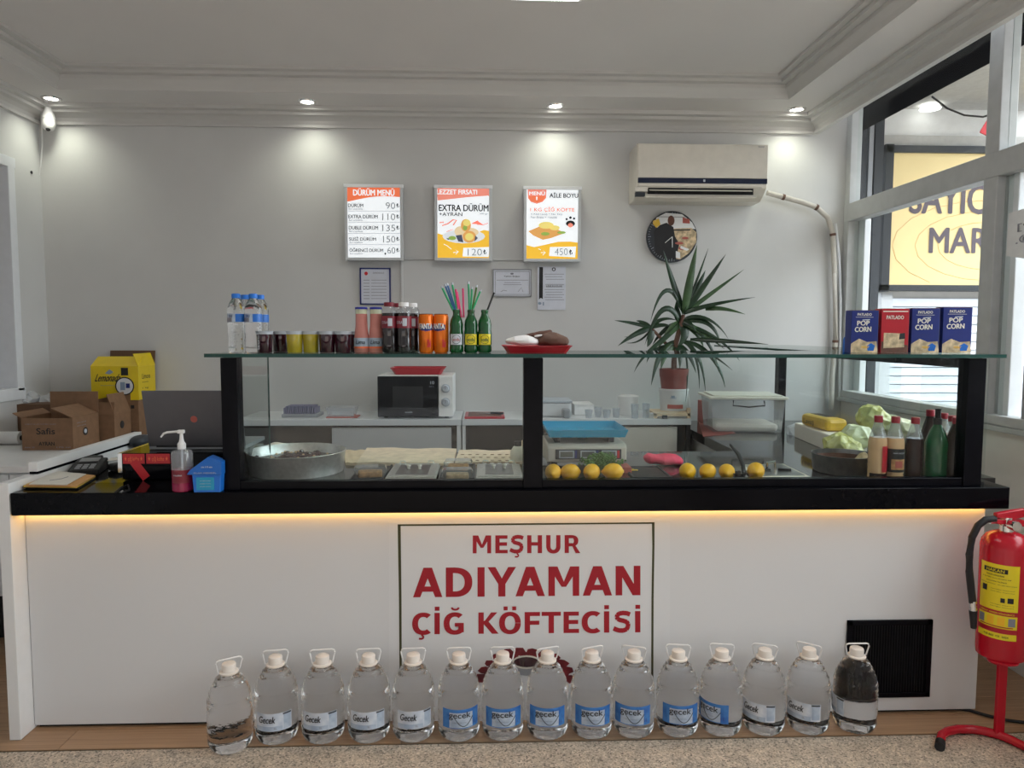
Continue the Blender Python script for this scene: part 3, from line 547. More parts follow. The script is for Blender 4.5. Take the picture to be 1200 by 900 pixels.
MB().bx(-1.665, 1.90, 2.628, 2.640, .811, .8195).build('light_strip', 'led', ct)
# ventilation grille
a = at(990, 818, 2.645); b = at(1093, 726, 2.645)
g = MB().bx(a.x, b.x, 2.6465, 2.6495, a.z, b.z).build('grille', 'blackm', ct)
f = MB(); e = .02
for v in ((a.x, a.x+e, a.z, b.z), (b.x-e, b.x, a.z, b.z), (a.x, b.x, a.z, a.z+e), (a.x, b.x, b.z-e, b.z)): f.bx(v[0], v[1], 2.640, 2.6495, v[2], v[3])
f.build('frame', 'black', g, bevel=.002)
n = 28
sl = MB()
for i in range(n): x = a.x+e+(i+.5)*(b.x-a.x-2*e)/n; sl.box((x, 2.6435, (a.z+b.z)/2), (.0035, .005, b.z-a.z-2*e))
o = sl.build('slats', 'black', g, kind='stuff')
# ------------------------------------------------------------------ poster on the counter front
ps = thing('counter_poster', 'white shop poster with dark red lettering stuck to the counter front', 'poster', at(455, 800, 2.6495))
pz = 2.6490
ppoly(rect(456, 612, 785, 845), pz, mat('poster_sheet', (.72, .725, .735), .2), ps, 'sheet', .0008)
PY = 2.6484
ppoly([[(466, 614.5), (767, 612), (767, 613.8), (466, 616.5)], [(466, 615), (469.5, 615), (470.5, 700), (471, 830), (468.5, 830), (467.5, 700)], [(764, 613), (767, 613), (767, 640), (766, 700), (765.5, 830), (763, 830), (763.5, 700), (764.5, 640)]], PY, 'olive', ps, 'border')
# bold sans glyphs for the poster, cap height 1, drawn as polygons
ST, HT, LB = .258, .19, .126
def R4(x0, z0, x1, z1): return [(x0, z0), (x1, z0), (x1, z1), (x0, z1)]
def arc(cx, cz, a, b, ta, tb, d0, d1, n=26):
    """ring segments from angle d0 to d1 (degrees)"""
    P = []
    for i in range(n):
        p, q = [math.radians(d0+(d1-d0)*k/n) for k in (i, i+1)]
        f = lambda an, rx, rz: (cx+rx*math.copysign(abs(math.cos(an))**.9, math.cos(an)), cz+rz*math.copysign(abs(math.sin(an))**.9, math.sin(an)))
        P.append([f(p, a, b), f(q, a, b), f(q, a-ta, b-tb), f(p, a-ta, b-tb)])
    return P
def sline(pts, w):
    P = []
    for (x0, z0), (x1, z1) in zip(pts, pts[1:]):
        d = math.hypot(x1-x0, z1-z0) or 1; nx, nz = -(z1-z0)/d*w/2, (x1-x0)/d*w/2; ex, ez = (x1-x0)/d*.012, (z1-z0)/d*.012
        P.append([(x0+nx-ex, z0+nz-ez), (x1+nx+ex, z1+nz+ez), (x1-nx+ex, z1-nz+ez), (x0-nx-ex, z0-nz-ez)])
    return P
def glyph(c):
    stem = R4(LB, 0, LB+ST, 1); ced = sline([(.52, -.02), (.60, -.09), (.60, -.16), (.52, -.20), (.40, -.19)], .085)
    if c == ' ': return .48, []
    if c in 'Iİ': return .51, [stem] + ([R4(LB+.015, 1.1, LB+ST-.015, 1.29)] if c == 'İ' else [])
    if c == 'E': return .937, [stem, R4(LB, 1-HT, .862, 1), R4(LB, .42, .83, .42+HT), R4(LB, 0, .872, HT)]
    if c == 'F': return .937, [stem, R4(LB, 1-HT, .862, 1), R4(LB, .40, .83, .40+HT)]
    if c == 'T': return .935, [R4(.007, 1-HT, .93, 1), R4(.34, 0, .34+ST, 1)]
    if c == 'H': return 1.148, [stem, R4(1.148-LB-ST, 0, 1.148-LB, 1), R4(LB, .42, 1.02, .42+HT)]
    if c == 'M': return 1.365, [R4(LB, 0, LB+.235, 1), R4(1.365-LB-.235, 0, 1.365-LB, 1), [(LB, 1), (LB+.33, 1), (.76, .31), (.60, .31)], [(1.365-LB-.33, 1), (1.365-LB, 1), (.765, .31), (.605, .31)]]
    if c == 'N': return 1.148, [R4(LB, 0, LB+.24, 1), R4(1.148-LB-.24, 0, 1.148-LB, 1), [(LB, 1), (LB+.28, 1), (1.148-LB, 0), (1.148-LB-.28, 0)]]
    if c == 'A': return 1.06, [[(0, 0), (.262, 0), (.685, 1), (.375, 1)], [(1.06, 0), (.798, 0), (.375, 1), (.685, 1)], R4(.25, .185, .81, .185+.18)]
    if c == 'Y': return .99, [[(-.02, 1), (.265, 1), (.60, .44), (.38, .40)], [(1.01, 1), (.725, 1), (.39, .44), (.61, .40)], R4(.366, 0, .366+ST, .47)]
    if c == 'K': return 1.063, [stem, [(.74, 1), (1.04, 1), (.62, .56), (.35, .50)], [(.36, .60), (.56, .64), (1.10, 0), (.78, 0), (.34, .50)]]
    if c == 'U': return 1.114, [R4(LB, .38, LB+ST, 1), R4(1.114-LB-ST, .38, 1.114-LB, 1)] + arc(.557, .40, .431, .42, ST, .20, 180, 360)
    if c == 'D': return 1.14, [stem, R4(LB, 1-HT, .48, 1), R4(LB, 0, .48, HT)] + arc(.47, .5, .61, .5, .275, HT, -90, 90)
    if c == 'R': return 1.056, [stem, R4(LB, 1-.18, .60, 1), R4(LB, .37, .60, .55)] + arc(.58, .685, .37, .315, .265, .16, -90, 90) + [[(.52, .50), (.74, .47), (1.07, 0), (.79, 0), (.60, .36)]]
    if c in 'ÖO': return 1.166, arc(.583, .5, .52, .52, .275, .195, 0, 360, 40) + ([R4(.28, 1.1, .47, 1.28), R4(.69, 1.1, .88, 1.28)] if c == 'Ö' else [])
    if c in 'CÇ': return 1.007, arc(.60, .5, .54, .52, .285, .205, 50, 310, 36) + [R4(.90, .055, .93, .06)] + (ced if c == 'Ç' else [])
    if c in 'ĞG': return 1.126, arc(.60, .5, .54, .52, .285, .205, 48, 318, 36) + [R4(.77, .09, 1.03, .53), R4(.60, .36, 1.03, .53)] + (arc(.62, 1.30, .22, .19, .09, .09, 195, 345, 14) if c == 'Ğ' else [])
    if c in 'ŞS':
        P = [(.86, .845), (.72, .90), (.54, .915), (.36, .89), (.26, .82), (.235, .73), (.28, .64), (.40, .585), (.56, .55), (.70, .50), (.775, .41), (.775, .28), (.70, .15), (.54, .095), (.36, .10), (.22, .14), (.09, .20)]
        return .988, sline(P, .215) + ([[(x-.02, z) for x, z in q] for q in ced] if c == 'Ş' else [])
    return 1, []
def bold_text(s, x0, y0, x1, y1, Y, m, parent, cap):
    """x0..x1 and baseline y1, cap height cap in pixels; each letter is one part"""
    adv = 0; gl = []
    for c in s: a_, p = glyph(c); gl.append((adv, p)); adv += a_
    xs_ = [x+ad for ad, p in gl for q in p for x, z in q]; lo, hi = min(xs_), max(xs_)
    for ad, p in gl:
        if not p: continue
        b = MB(); L = wloc(parent)
        for q in p:
            pts = []
            for x, z in q:
                u = (x+ad-lo)/(hi-lo); pts.append(at(x0+u*(x1-x0), y1+(y0-y1)*u-z*cap, Y)-L)
            try: b.b.faces.new([b.b.verts.new(v - Vector((0, .00006*len(b.b.faces), 0))) for v in pts])
            except Exception: pass
        b.build('letter', m, parent)
bold_text('MEŞHUR', 554, 648, 680, 648.5, PY, 'signred', ps, 21); bold_text('ADIYAMAN', 484, 697.5, 750.5, 700, PY, 'signred', ps, 34.5); bold_text('ÇİĞ KÖFTECİSİ', 483, 741, 750.5, 743.5, PY, 'signred', ps, 25)
lv = []
for i in range(34):
    t_ = random.random(); an = PI*(.98-.96*i/33); rx = 52*(1-.25*(i % 3)/2); ry = 34*(1-.3*(i % 3)/2); x = 616+rx*math.cos(an); y = 797-ry*math.sin(an)
    q = random.uniform(0, 2*PI); lv.append([(x+random.uniform(5, 9)*math.cos(q+j*PI/3), y+random.uniform(3.5, 6.5)*math.sin(q+j*PI/3)) for j in range(6)])
for i, l in enumerate(lv): ppoly(l, PY-.0003*(i % 4), 'lettuce', ps, 'leaf_print')
ppoly(ell(617, 780, 20, 12), PY-.0015, 'greyplastic', ps, 'bowl_print'); ppoly(ell(617, 776, 17, 8), PY-.002, 'lid', ps, 'bowl_print'); ppoly(ell(617, 776, 15, 6), PY-.0025, 'cherry', ps, 'sauce_print')
# ================================================================== GLASS CASE
gc = thing('glass_display_case', 'black-framed glass display case standing on the counter', 'display case', (0, 0, FZ))
TZ = 1.375-FZ
def gp(x0, x1, y0, y1, z0, z1, m='black', n='post', **k): return MB().bx(x0, x1, y0, y1, z0, z1).build(n, m, gc, bevel=.002 if m == 'black' else 0, **k)
gp(-.938, -.880, 2.60, 2.66, 0, TZ); gp(.137, .207, 2.60, 2.66, 0, TZ); gp(1.775, 1.843, 2.60, 2.66, 0, TZ)
gp(-.88, .137, 2.605, 2.64, 0, .03, n='bottom_rail'); gp(.207, 1.775, 2.605, 2.64, 0, .03, n='bottom_rail')
gp(1.80, 1.845, 2.66, 3.08, TZ-.04, TZ, n='side_rail')
g2 = thing('glass_partition', 'black-framed glass side partition and shelf running back to the corner post', 'glass partition', (0, 0, FZ)); g1_ = gc; gc = g2
gp(1.79, 1.838, 3.10, 4.36, TZ-.04, TZ, n='side_rail'); gp(1.79, 1.838, 4.36, 4.42, 0, TZ); gp(1.812, 1.816, 3.10, 4.36, 0, TZ-.04, 'caseglass', 'side_pane')
s = MB().bx(1.42, 1.90, 3.098, 4.45, TZ+.004, TZ+.014).build('glass_shelf', 'shelfglass', gc); MB().bx(1.416, 1.42, 3.098, 4.45, TZ+.004, TZ+.014).build('shelf_edge', 'edge', s)
gc = g1_
gp(-.88, .137, 2.625, 2.629, .03, TZ, 'caseglass', 'front_pane'); gp(.207, 1.775, 2.625, 2.629, .03, TZ, 'caseglass', 'front_pane')
gp(-.915, -.911, 2.66, 3.08, 0, TZ, 'caseglass', 'side_pane'); gp(-.916, -.910, 3.08, 3.083, 0, TZ, 'edge', 'pane_edge')
gp(1.893, 1.897, 2.66, 3.08, 0, TZ, 'caseglass', 'side_pane')
s = MB().bx(-.985, 1.90, 2.585, 3.09, TZ+.004, TZ+.014).build('glass_shelf', 'shelfglass', gc); MB().bx(-.985, 1.90, 2.578, 2.585, TZ+.002, TZ+.015).build('shelf_edge', 'edge', s); MB().bx(-.985, 1.90, 3.09, 3.094, TZ+.004, TZ+.014).build('shelf_edge', 'edge', s)
SH = FZ+TZ+.0145
# ================================================================== FIVE-LITRE BOTTLES ON THE FLOOR
def big_bottle(loc, label, kind, group=None):
    t = thing('water_bottle', label, 'bottle', loc, 0, group or 'large water bottles on the floor'); KZ = .845
    p = [(0, .012), (.030, .010), (.046, .002), (.052, .0), (.060, .004), (.069, .014), (.0755, .034), (.0765, .045), (.0735, .055), (.0768, .064), (.0735, .073), (.0775, .082), (.0775, .152), (.0745, .160), (.0778, .170), (.0745, .180), (.0775, .190), (.0750, .200), (.0770, .210), (.0745, .222), (.0700, .236), (.0705, .243), (.0635, .256), (.0635, .263), (.0560, .275), (.0558, .282), (.0475, .293), (.0470, .300), (.0385, .308), (.0300, .316), (.0245, .322), (0, .322)]
    p = [(r_q, z_q*KZ) for r_q, z_q in p]
    MB().lathe(p, n=40).build('bottle_body', 'water', t, smooth=True, sharp=60)
    MB().lathe([(.024, .268), (.032, .270), (.033, .275), (.025, .278)], n=24).build('neck_ring', 'cap', t, smooth=True)
    MB().lathe([(.0245, .274), (.0245, .298), (.023, .303), (.018, .3055), (0, .306)], n=28).build('cap', 'cap', t, smooth=True)
    a_ = handle_ang = kind[1]; lean = kind[2]
    pts = [(-.026, 0, .272), (-.036, 0, .277), (-.044, 0, .312), (-.041, 0, .319), (-.034, 0, .322), (.034, 0, .322), (.041, 0, .319), (.044, 0, .312), (.036, 0, .277), (.026, 0, .272)]
    R = Matrix.Rotation(a_, 3, 'Z') @ Matrix.Rotation(lean, 3, 'X'); o_ = Vector((0, 0, .281))
    MB().tube([o_ + R @ (Vector(q)-o_) for q in pts], .0028, 6).build('handle', 'white', t, smooth=True)
    return t
def dress(t, kind, ang):
    dz = -.018
    r = .0782; s = .8
    if kind == 'pale':
        patch(r, ang-.95, ang+.75, .082+dz, .146+dz, 'labelp', t); text('Gecek', r*(ang-.80), .112+dz, .060, .024, .0012, 'ink', t, .03, bend=r, slant=.15, tilt=.0)
        patch(r+.0006, ang+.35, ang+.70, .088+dz, .142+dz, 'labelc', t, 'label_table'); patch(r+.001, ang+.32, ang+.72, .139+dz, .144+dz, 'ink', t, 'label_bar'); patch(r+.0006, ang-.95, ang+.3, .083+dz, .100+dz, 'labelc', t, 'label_wave')
        text('5L', r*(ang-.08), .089+dz, .010, .007, .0012, 'greyink', t, .02, bend=r)
    elif kind == 'blue':
        patch(r, ang-.92, ang+.92, .080+dz, .150+dz, 'labelb', t); patch(r+.0006, ang-.55, ang+.55, .083+dz, .138+dz, 'labelc', t, 'label_crest')
        text('gecek', r*(ang-.56), .112+dz, .078, .028, .0014, 'ink', t, .03, bend=r)
        q = [(math.sin(ang+a)*(r+.0016), -math.cos(ang+a)*(r+.0016), .122+dz-.034*math.cos((a-.12)/.44*PI/2)) for a in [(-.32+.08*i) for i in range(12)]]
        MB().tube(q, .0012, 4).build('label_curl', 'ink', t); text('5 L', r*(ang+.55), .092+dz, .014, .012, .0014, 'navy', t, .02, bend=r)
        text('doğal kaynak suyu', r*(ang-.40), .100+dz, .05, .005, .0014, 'greyink', t, .01, bend=r)
bot = [(271, 886, 'side', .9, .5, 'clear large water bottle standing forward at the left end of the row'),
       (325, 876, 'pale', -.05, .0, 'large water bottle with pale label, second from the left end'), (379.5, 876, 'pale', -.1, 0, 'large water bottle with pale label, third from the left end'),
       (433, 874, 'pale', 0, 0, 'large water bottle with pale label, fourth from the left end'), (485, 874, 'pale', .15, 0, 'large water bottle with pale label in front of the poster\'s left border'),
       (538, 873, 'blue', .1, 0, 'large water bottle with blue label, leftmost of the blue-labelled ones'), (589, 873, 'blue', .05, 0, 'large water bottle with blue label, second of the blue-labelled ones'),
       (641, 873, 'blue', 0, .5, 'large blue-label water bottle in front of the bowl on the poster'), (692.5, 872, 'blue', .1, .6, 'large blue-label water bottle whose handle leans right, left of the poster\'s right border'),
       (741.5, 871, 'blue', -.05, -.3, 'large blue-label water bottle just left of the poster\'s right edge'), (793, 870, 'blue', .2, 0, 'large blue-label water bottle just right of the poster'),
       (843.5, 870, 'blue', -.55, 0, 'large water bottle with blue label turned to the left, last of the blue-labelled ones'), (893.5, 869, 'pale', -.2, -.25, 'large water bottle with pale label, right beside the last blue-labelled bottle'),
       (945, 868, 'pale', -.15, -.6, 'large water bottle with pale label, second from the right end'), (1000, 869, 'pale', -1.2, .35, 'large clear water bottle at the right end in front of the black grille')]
for i, (px, py, k, an, hl, lb) in enumerate(bot):
    p = onz(px, py, 0); c = Vector((p.x, p.y+.062, 0))
    if i: c.y = 2.562
    c.x = p.x*c.y/p.y
    t = big_bottle(c, lb, (k, -math.atan2(c.x, c.y)*.5 + hl*.7, -.15 if abs(hl) < .1 else .12)); dress(t, k, an-math.atan2(c.x, c.y))
# ================================================================== FIRE EXTINGUISHER
e0 = onz(1170, 866, 0); ex = thing('fire_extinguisher', 'red fire extinguisher with yellow label hanging on the red floor stand', 'fire extinguisher', (e0.x+.018, 2.50, 0)); EX = ex.location.copy()
def zat(py): return at(1175, py, 2.50).z
zb, zt_ = zat(776), zat(622); r = .080
MB().lathe([(0, zb), (.045, zb+.004), (.060, zb+.02), (.078, zb+.032), (r, zb+.05), (r, zt_-.055), (.076, zt_-.035), (.062, zt_-.015), (.04, zt_-.004), (.022, zt_), (0, zt_)], n=40).build('cylinder', 'extred', ex, smooth=True)
MB().lathe([(.022, zt_-.004), (.022, zt_+.02), (.016, zt_+.024), (.016, zt_+.05), (0, zt_+.05)]).build('valve', 'chrome', ex, smooth=True)
MB().lathe([(0, -.05), (.017, -.05), (.018, -.045), (.018, -.02)], (0.0, 0, zt_+.028), axis='Y').build('gauge', 'chrome', ex, smooth=True)
for (dz, up, nm) in ((.055, .028, 'squeeze_lever'), (.034, -.015, 'carry_handle')):
    MB().prism([(-.045, -.011, zt_+dz-.006), (-.045, -.011, zt_+dz+.010), (.05, -.011, zt_+dz+.014+up*.4), (.13, -.011, zt_+dz+up), (.13, -.011, zt_+dz+up-.012), (.02, -.011, zt_+dz-.012)], (0, .022, 0)).build(nm, 'extred', ex, bevel=.002)
MB().tube([(-.015, 0, zt_+.030), (-.045, 0, zt_+.036), (-.065, 0, zt_+.034)], .009, 10).build('hose_coupling', 'chrome', ex, smooth=True)
hp = [at(x, y, 2.5)-EX for x, y in ((1166, 608), (1155, 609), (1146, 616), (1139, 630), (1136, 650), (1136, 670), (1138, 690), (1140, 707))]
ho = MB().tube(hp, .0125, 12).build('hose', 'blackm', ex, smooth=True)
hp2 = [at(x, y, 2.5)-EX for x, y in ((1140, 704), (1140.5, 716))]; MB().tube(hp2, .013, 12).build('nozzle_ring', 'chrome', ho, smooth=True)
hp2 = [at(x, y, 2.5)-EX for x, y in ((1140.5, 715), (1141, 736))]; MB().tube(hp2, [.014, .010], 12).build('nozzle', 'blackm', ho, smooth=True)
z0_, z1_ = zat(741), zat(656); ra = .0806
LA, LW = -1.68, 1.62
patch(ra, LA, LA+LW, z0_, z1_, 'extyel', ex, 'label', n=20)
def lt(s, u0, v0, u1, v1, m='ink', b=.03):  # label text, 0..1 across and up
    text(s, ra*(LA+LW*u0), z0_+(z1_-z0_)*v0, ra*LW*(u1-u0), (z1_-z0_)*(v1-v0), .0009, m, ex, b, bend=ra)
def lpatch(u0, v0, u1, v1, m, k=.0006): patch(ra+k, LA+LW*u0, LA+LW*u1, z0_+(z1_-z0_)*v0, z0_+(z1_-z0_)*v1, m, ex, 'label_print')
lpatch(.12, .885, .72, .945, 'ink'); lt('HAKAN', .20, .895, .64, .935, 'extyel'); lt('YANGIN SÖNDÜRME', .2, .84, .64, .865); lt('6 kg ABC kuru kimyevi toz', .1, .80, .8, .82); lt('KULLANMA TALİMATI', .22, .76, .7, .78)
lt('emniyet pimini çekiniz hortumu', .05, .72, .45, .74, b=0); lt('aleve doğru tutunuz ve basınız', .5, .72, .95, .74, b=0)
lpatch(.10, .62, .24, .70, 'ink'); lpatch(.58, .50, .68, .56, 'ink'); lpatch(.74, .50, .88, .57, 'ink')
for v in (.66, .63, .46, .43): lt('tetiğe basınız', .34, v, .9, v+.015, b=0)
lpatch(.0, .325, 1, .385, 'red'); lt('DİKKAT YANGIN SÖNDÜRÜCÜ', .08, .34, .92, .37, 'extyel'); lpatch(.0, .085, 1, .15, 'red'); lpatch(.08, .165, .9, .178, 'red')
for u in (.03, .28, .53, .78): patch(ra+.0006, LA+LW*u, LA+LW*(u+.17), z0_+(z1_-z0_)*.19, z0_+(z1_-z0_)*.30, 'greyink' if u in (.03, .78) else 'yel_print', ex, 'label_seal')
lt('TSE 862  CE  2024', .2, .03, .8, .055)
st = thing('extinguisher_stand', 'red tubular floor stand with curved foot carrying the fire extinguisher', 'stand', e0); zs = at(1172, 772, e0.y).z
MB().bx(-.017, .017, -.008, .008, .01, zs+.02).build('post', 'extred', st, bevel=.004)
MB().lathe([(0, zs-.006), (.05, zs-.006), (.05, zs), (0, zs)]).build('cradle', 'extred', st)
cyy = [(1102, 870), (1103, 862), (1110, 857), (1122, 854.5), (1140, 854.5), (1155, 857), (1170, 861), (1185, 867), (1205, 877), (1225, 890)]
P = [onz(x, y, .016)-e0 for x, y in cyy]
MB().tube(P, .0155, 12).build('foot', 'extred', st, smooth=True)
q = (P[0]-P[1]).normalized(); MB().tube([P[0]-q*.004, P[0]+q*.035], .0165, 12).build('rubber_end', 'blackm', st, smooth=True)
pw_ = [onz(x, y, .006) for x, y in ((1120, 830), (1135, 832), (1155, 838), (1180, 844), (1230, 850))]
o = MB().tube(pw_, .006, 8).build('power_cable', 'blackm', smooth=True); tag(o, 'black power cable running over the floor from the counter behind the red stand', 'cable')
# ================================================================== SHELF ITEMS
SHY = 2.76
def scr(px, Y=SHY, z=SH): return Vector((at(px, 408, Y).x, Y, z))
def hgt(y0, y1, Y=SHY): return at(600, y0, Y).z-at(600, y1, Y).z
def small_water(px, Y, lb, ang=0):
    t = thing('small_water_bottle', lb, 'bottle', scr(px, Y), 0, 'half-litre water bottles on the glass shelf'); p = [(0, .006), (.018, .004), (.026, 0), (.0315, .006)]; z = .012
    for i in range(8): p += [(.0322, z), (.0305, z+.006)]; z += .013
    p += [(.0322, .118), (.0322, .158), (.030, .168), (.024, .183), (.017, .194), (.0135, .200), (.0135, .204), (0, .204)]
    MB().lathe(p, n=28).build('bottle_body', 'water', t, smooth=True, sharp=60); MB().lathe([(.0155, .200), (.016, .214), (.014, .217), (0, .217)]).build('cap', 'bluecap', t, smooth=True)
    patch(.0326, -1.5, 1.5, .112, .143, 'labelc', t); patch(.033, .2, 1.5, .113, .142, 'blue', t, 'label_band'); patch(.033, -1.5, -.2, .113, .128, 'greyink', t, 'label_band'); text('su', -.018, .130, .014, .009, .0012, 'navy', t, .03, bend=.033)
small_water(278, 2.73, 'half-litre water bottle with blue cap, front left of the four at the shelf end'); small_water(288.5, 2.81, 'half-litre water bottle, rear left of the four at the shelf end')
small_water(298, 2.73, 'half-litre water bottle with blue cap, front right of the four at the shelf end'); small_water(306, 2.81, 'half-litre water bottle, rear right of the four, at the dark cup side')
def cup(px, Y, m, lb, w_=.031):
    t = thing('juice_cup', lb, 'cup', scr(px, Y), 0, 'foil-lidded juice cups on the glass shelf'); MB().lathe([(0, 0), (w_-.005, 0), (w_-.003, .003), (w_-.0012, .068)], n=24).lathe([(w_-.0012, .068), (0, .068)], n=24).build('juice', m, t, smooth=True)
    MB().lathe([(w_-.001, .068), (w_+.0005, .077), (w_+.002, .078), (w_+.002, .080), (0, .0795)], n=24).build('foil_lid', 'frost', t, smooth=True)
cup(310, 2.74, 'cherry', 'dark cherry juice cup, first cup beside the small water bottles'); cup(329, 2.82, 'cherry', 'dark cherry juice cup standing behind, left of the yellow cups')
cup(345.5, 2.74, 'yellowjuice', 'yellow juice cup, left one of the two yellow cups'); cup(364.5, 2.75, 'yellowjuice', 'yellow juice cup, right one of the two yellow cups')
cup(383.5, 2.74, 'cherry', 'dark juice cup just right of the yellow cups'); cup(402, 2.74, 'cherry', 'dark juice cup next to the pink drink bottles'); cup(409, 2.83, 'cherry', 'dark juice cup half hidden behind the last cup by the pink bottles')
for px, lb in ((424, 'pink lemonade bottle with blue cap, left of the two'), (441, 'pink lemonade bottle with blue cap, right of the two')):
    t = thing('pink_drink_bottle', lb, 'bottle', scr(px), 0, 'pink drink bottles on the shelf')
    MB().lathe([(0, 0), (.026, 0), (.0285, .004), (.0285, .055), (.026, .07), (.0225, .10), (.0215, .145)], n=28).lathe([(.0215, .145), (0, .145)]).build('bottle_body', 'pinkjuice', t, smooth=True)
    MB().lathe([(.0215, .145), (.0215, .162), (0, .162)]).build('neck', 'paleplastic', t, smooth=True); MB().lathe([(.0235, .162), (.0235, .1685), (.022, .170), (0, .170)]).build('cap', 'purplecap', t, smooth=True)
    patch(.0288, -1.5, 1.5, .020, .055, 'labelc', t); patch(.0291, -1.5, 1.5, .016, .023, 'orange_ink', t, 'label_band'); text('Lima', -.018, .032, .034, .014, .0008, 'ink', t, .03, bend=.029, tilt=.003, slant=.2)
for px, Y, cp, lb in ((456.5, 2.73, 'darkredcap', 'dark cola bottle with dark red cap, front left of the cola bottles'), (466, 2.81, 'darkredcap', 'dark cola bottle with dark red cap, standing behind'), (473.5, 2.73, 'white', 'dark cola bottle with white cap, front right of the cola bottles'), (483.5, 2.80, 'white', 'dark cola bottle with white cap, behind, next to the orange cans')):
    t = thing('cola_bottle', lb, 'bottle', scr(px, Y), 0, 'cola bottles on the shelf')
    MB().lathe([(0, .003), (.02, 0), (.026, .004), (.029, .015), (.0285, .05), (.0275, .058), (.029, .066), (.029, .135), (.028, .148)], n=28).lathe([(.028, .148), (0, .148)]).build('bottle_body', 'cola', t, smooth=True)
    MB().lathe([(.028, .149), (.0265, .158), (.021, .170), (.018, .173), (0, .173)]).build('shoulder', 'pet', t, smooth=True); MB().lathe([(.019, .172), (.0195, .184), (.018, .187), (0, .187)]).build('cap', cp, t, smooth=True)
    patch(.0294, -1.5, 1.5, .092, .136, 'darkredcap', t); patch(.0298, -.05, .5, .099, .128, 'frost', t, 'label_print'); text('COLA', -.026, .108, .024, .010, .0012, 'frost', t, .02, bend=.0295)
for px, lb, off in ((499.5, 'orange soda can with blue lettering, left of the two', -.3), (517, 'orange soda can with blue lettering, right of the two', -.75)):
    t = thing('soda_can', lb, 'can', scr(px), 0, 'orange soda cans on the shelf')
    MB().lathe([(0, .004), (.022, .002), (.024, 0), (.0285, .008), (.0287, .135), (.0255, .143)], n=32).build('can_body', 'orange', t, smooth=True, sharp=60); MB().lathe([(.0255, .143), (.0262, .1455), (.0245, .146), (.023, .1435), (0, .1435)], n=32).build('can_top', 'stem', t, smooth=True)
    r = .0289; b = MB(); V = b.b.verts.new; n = 14
    lo = [V((math.sin(off-.6+2.0*i/n)*r, -math.cos(off-.6+2.0*i/n)*r, .082+.012*abs(i/n-.5)-.004*(i % 2 == 0))) for i in range(n+1)]; hi = [V((math.sin(off-.6+2.0*i/n)*r, -math.cos(off-.6+2.0*i/n)*r, .103+.004*math.sin(i))) for i in range(n+1)]
    for i in range(n): b.b.faces.new((lo[i], lo[i+1], hi[i+1], hi[i]))
    b.build('logo_shape', 'navy', t); text('FANTA', r*(off-.55), .089, .052, .020, .0010, 'white', t, .05, bend=r, tilt=.002); text('330 ml', r*(.2), .02, .014, .03, .0006, 'redbright', t, .02, bend=r)
for px, lb, lm, n_ in ((535, 'green glass soda bottle with pink label holding coloured straws', 'lid', 1), (552, 'green glass soda bottle with yellow label holding green straws', 'extyel', 1), (568, 'green glass soda bottle with yellow label and one black straw', 'extyel', 1)):
    t = thing('green_soda_bottle', lb, 'bottle', scr(px, 2.75), 0, 'green soda bottles on the shelf')
    MB().lathe([(0, .002), (.022, 0), (.0265, .006), (.0265, .02), (.025, .027), (.0265, .034), (.0265, .072), (.0245, .088), (.0255, .105), (.0225, .122), (.014, .140), (.0125, .150), (.014, .152), (.014, .160), (.0115, .162), (.010, .150), (0, .150)], n=28).build('bottle_body', 'greenglass', t, smooth=True, sharp=50)
    patch(.0268, -.95, .95, .030, .070, lm if px != 535 else 'paper', t, 'label')
    pp = [[(math.sin(a)*.0274, -math.cos(a)*.0274, z) for a, z in [(.62*math.cos(q/16*2*PI), .050+.016*math.sin(q/16*2*PI)) for q in range(16)]]]
    MB().tube(pp[0], .0008, 4, closed=True).build('label_ring', 'greenglass', t); text('soda', -.013, .044, .026, .012, .0012, 'greenpet' if px != 535 else 'pinkwrap', t, .03, bend=.027)
def straw(px0, py0, px1, py1, m, lb, tip='frost', Y0=2.752):
    a = at(px0, py0, Y0); b = at(px1, py1, Y0+random.uniform(.0, .03)); d = b-a
    t = thing('straw', lb, 'straw', a, 0, 'drinking straws in the green bottles'); MB().tube([(0, 0, 0), d], .0037, 8).build('tube', m, t, smooth=True)
    if tip: MB().tube([d*.97, d*1.06], .0041, 8).build('wrapper_end', tip, t, smooth=True)
for i, a in enumerate([(531, 364, 518, 337, 'straw_green', 'green straw, leftmost, leaning far left'), (532.5, 364, 522, 335, 'straw_blue', 'blue straw leaning left beside the leftmost green one'), (534, 363, 524.5, 334, 'straw_blue', 'dark blue striped straw leaning left'), (535.5, 362, 530, 333, 'straw_green', 'teal straw nearly upright in the left bottle'),
        (537, 362, 534, 339, 'straw_pink', 'pink straw, left of the two pink ones'), (541, 372, 535.5, 342, 'straw_pink', 'crimson straw crossing in front of the left bottle'), (543.5, 372, 542.5, 338, 'straw_pink', 'upright pink straw between the first two green bottles')]):
    if i < 4: straw(*a)
    else: straw(*a, tip=None)
for a in [(550, 363, 549, 332, 'straw_green', 'tallest upright green straw in the middle bottle'), (552, 363, 553, 338, 'straw_green', 'shorter green straw beside the tallest one'), (553.5, 363, 558.5, 336, 'herb', 'olive green straw leaning right'), (554.5, 362, 563, 341, 'straw_green', 'green straw leaning furthest right in the middle bottle')]: straw(*a)
straw(569.5, 368, 579, 343, 'ink', 'single black straw leaning right in the third green bottle', None)
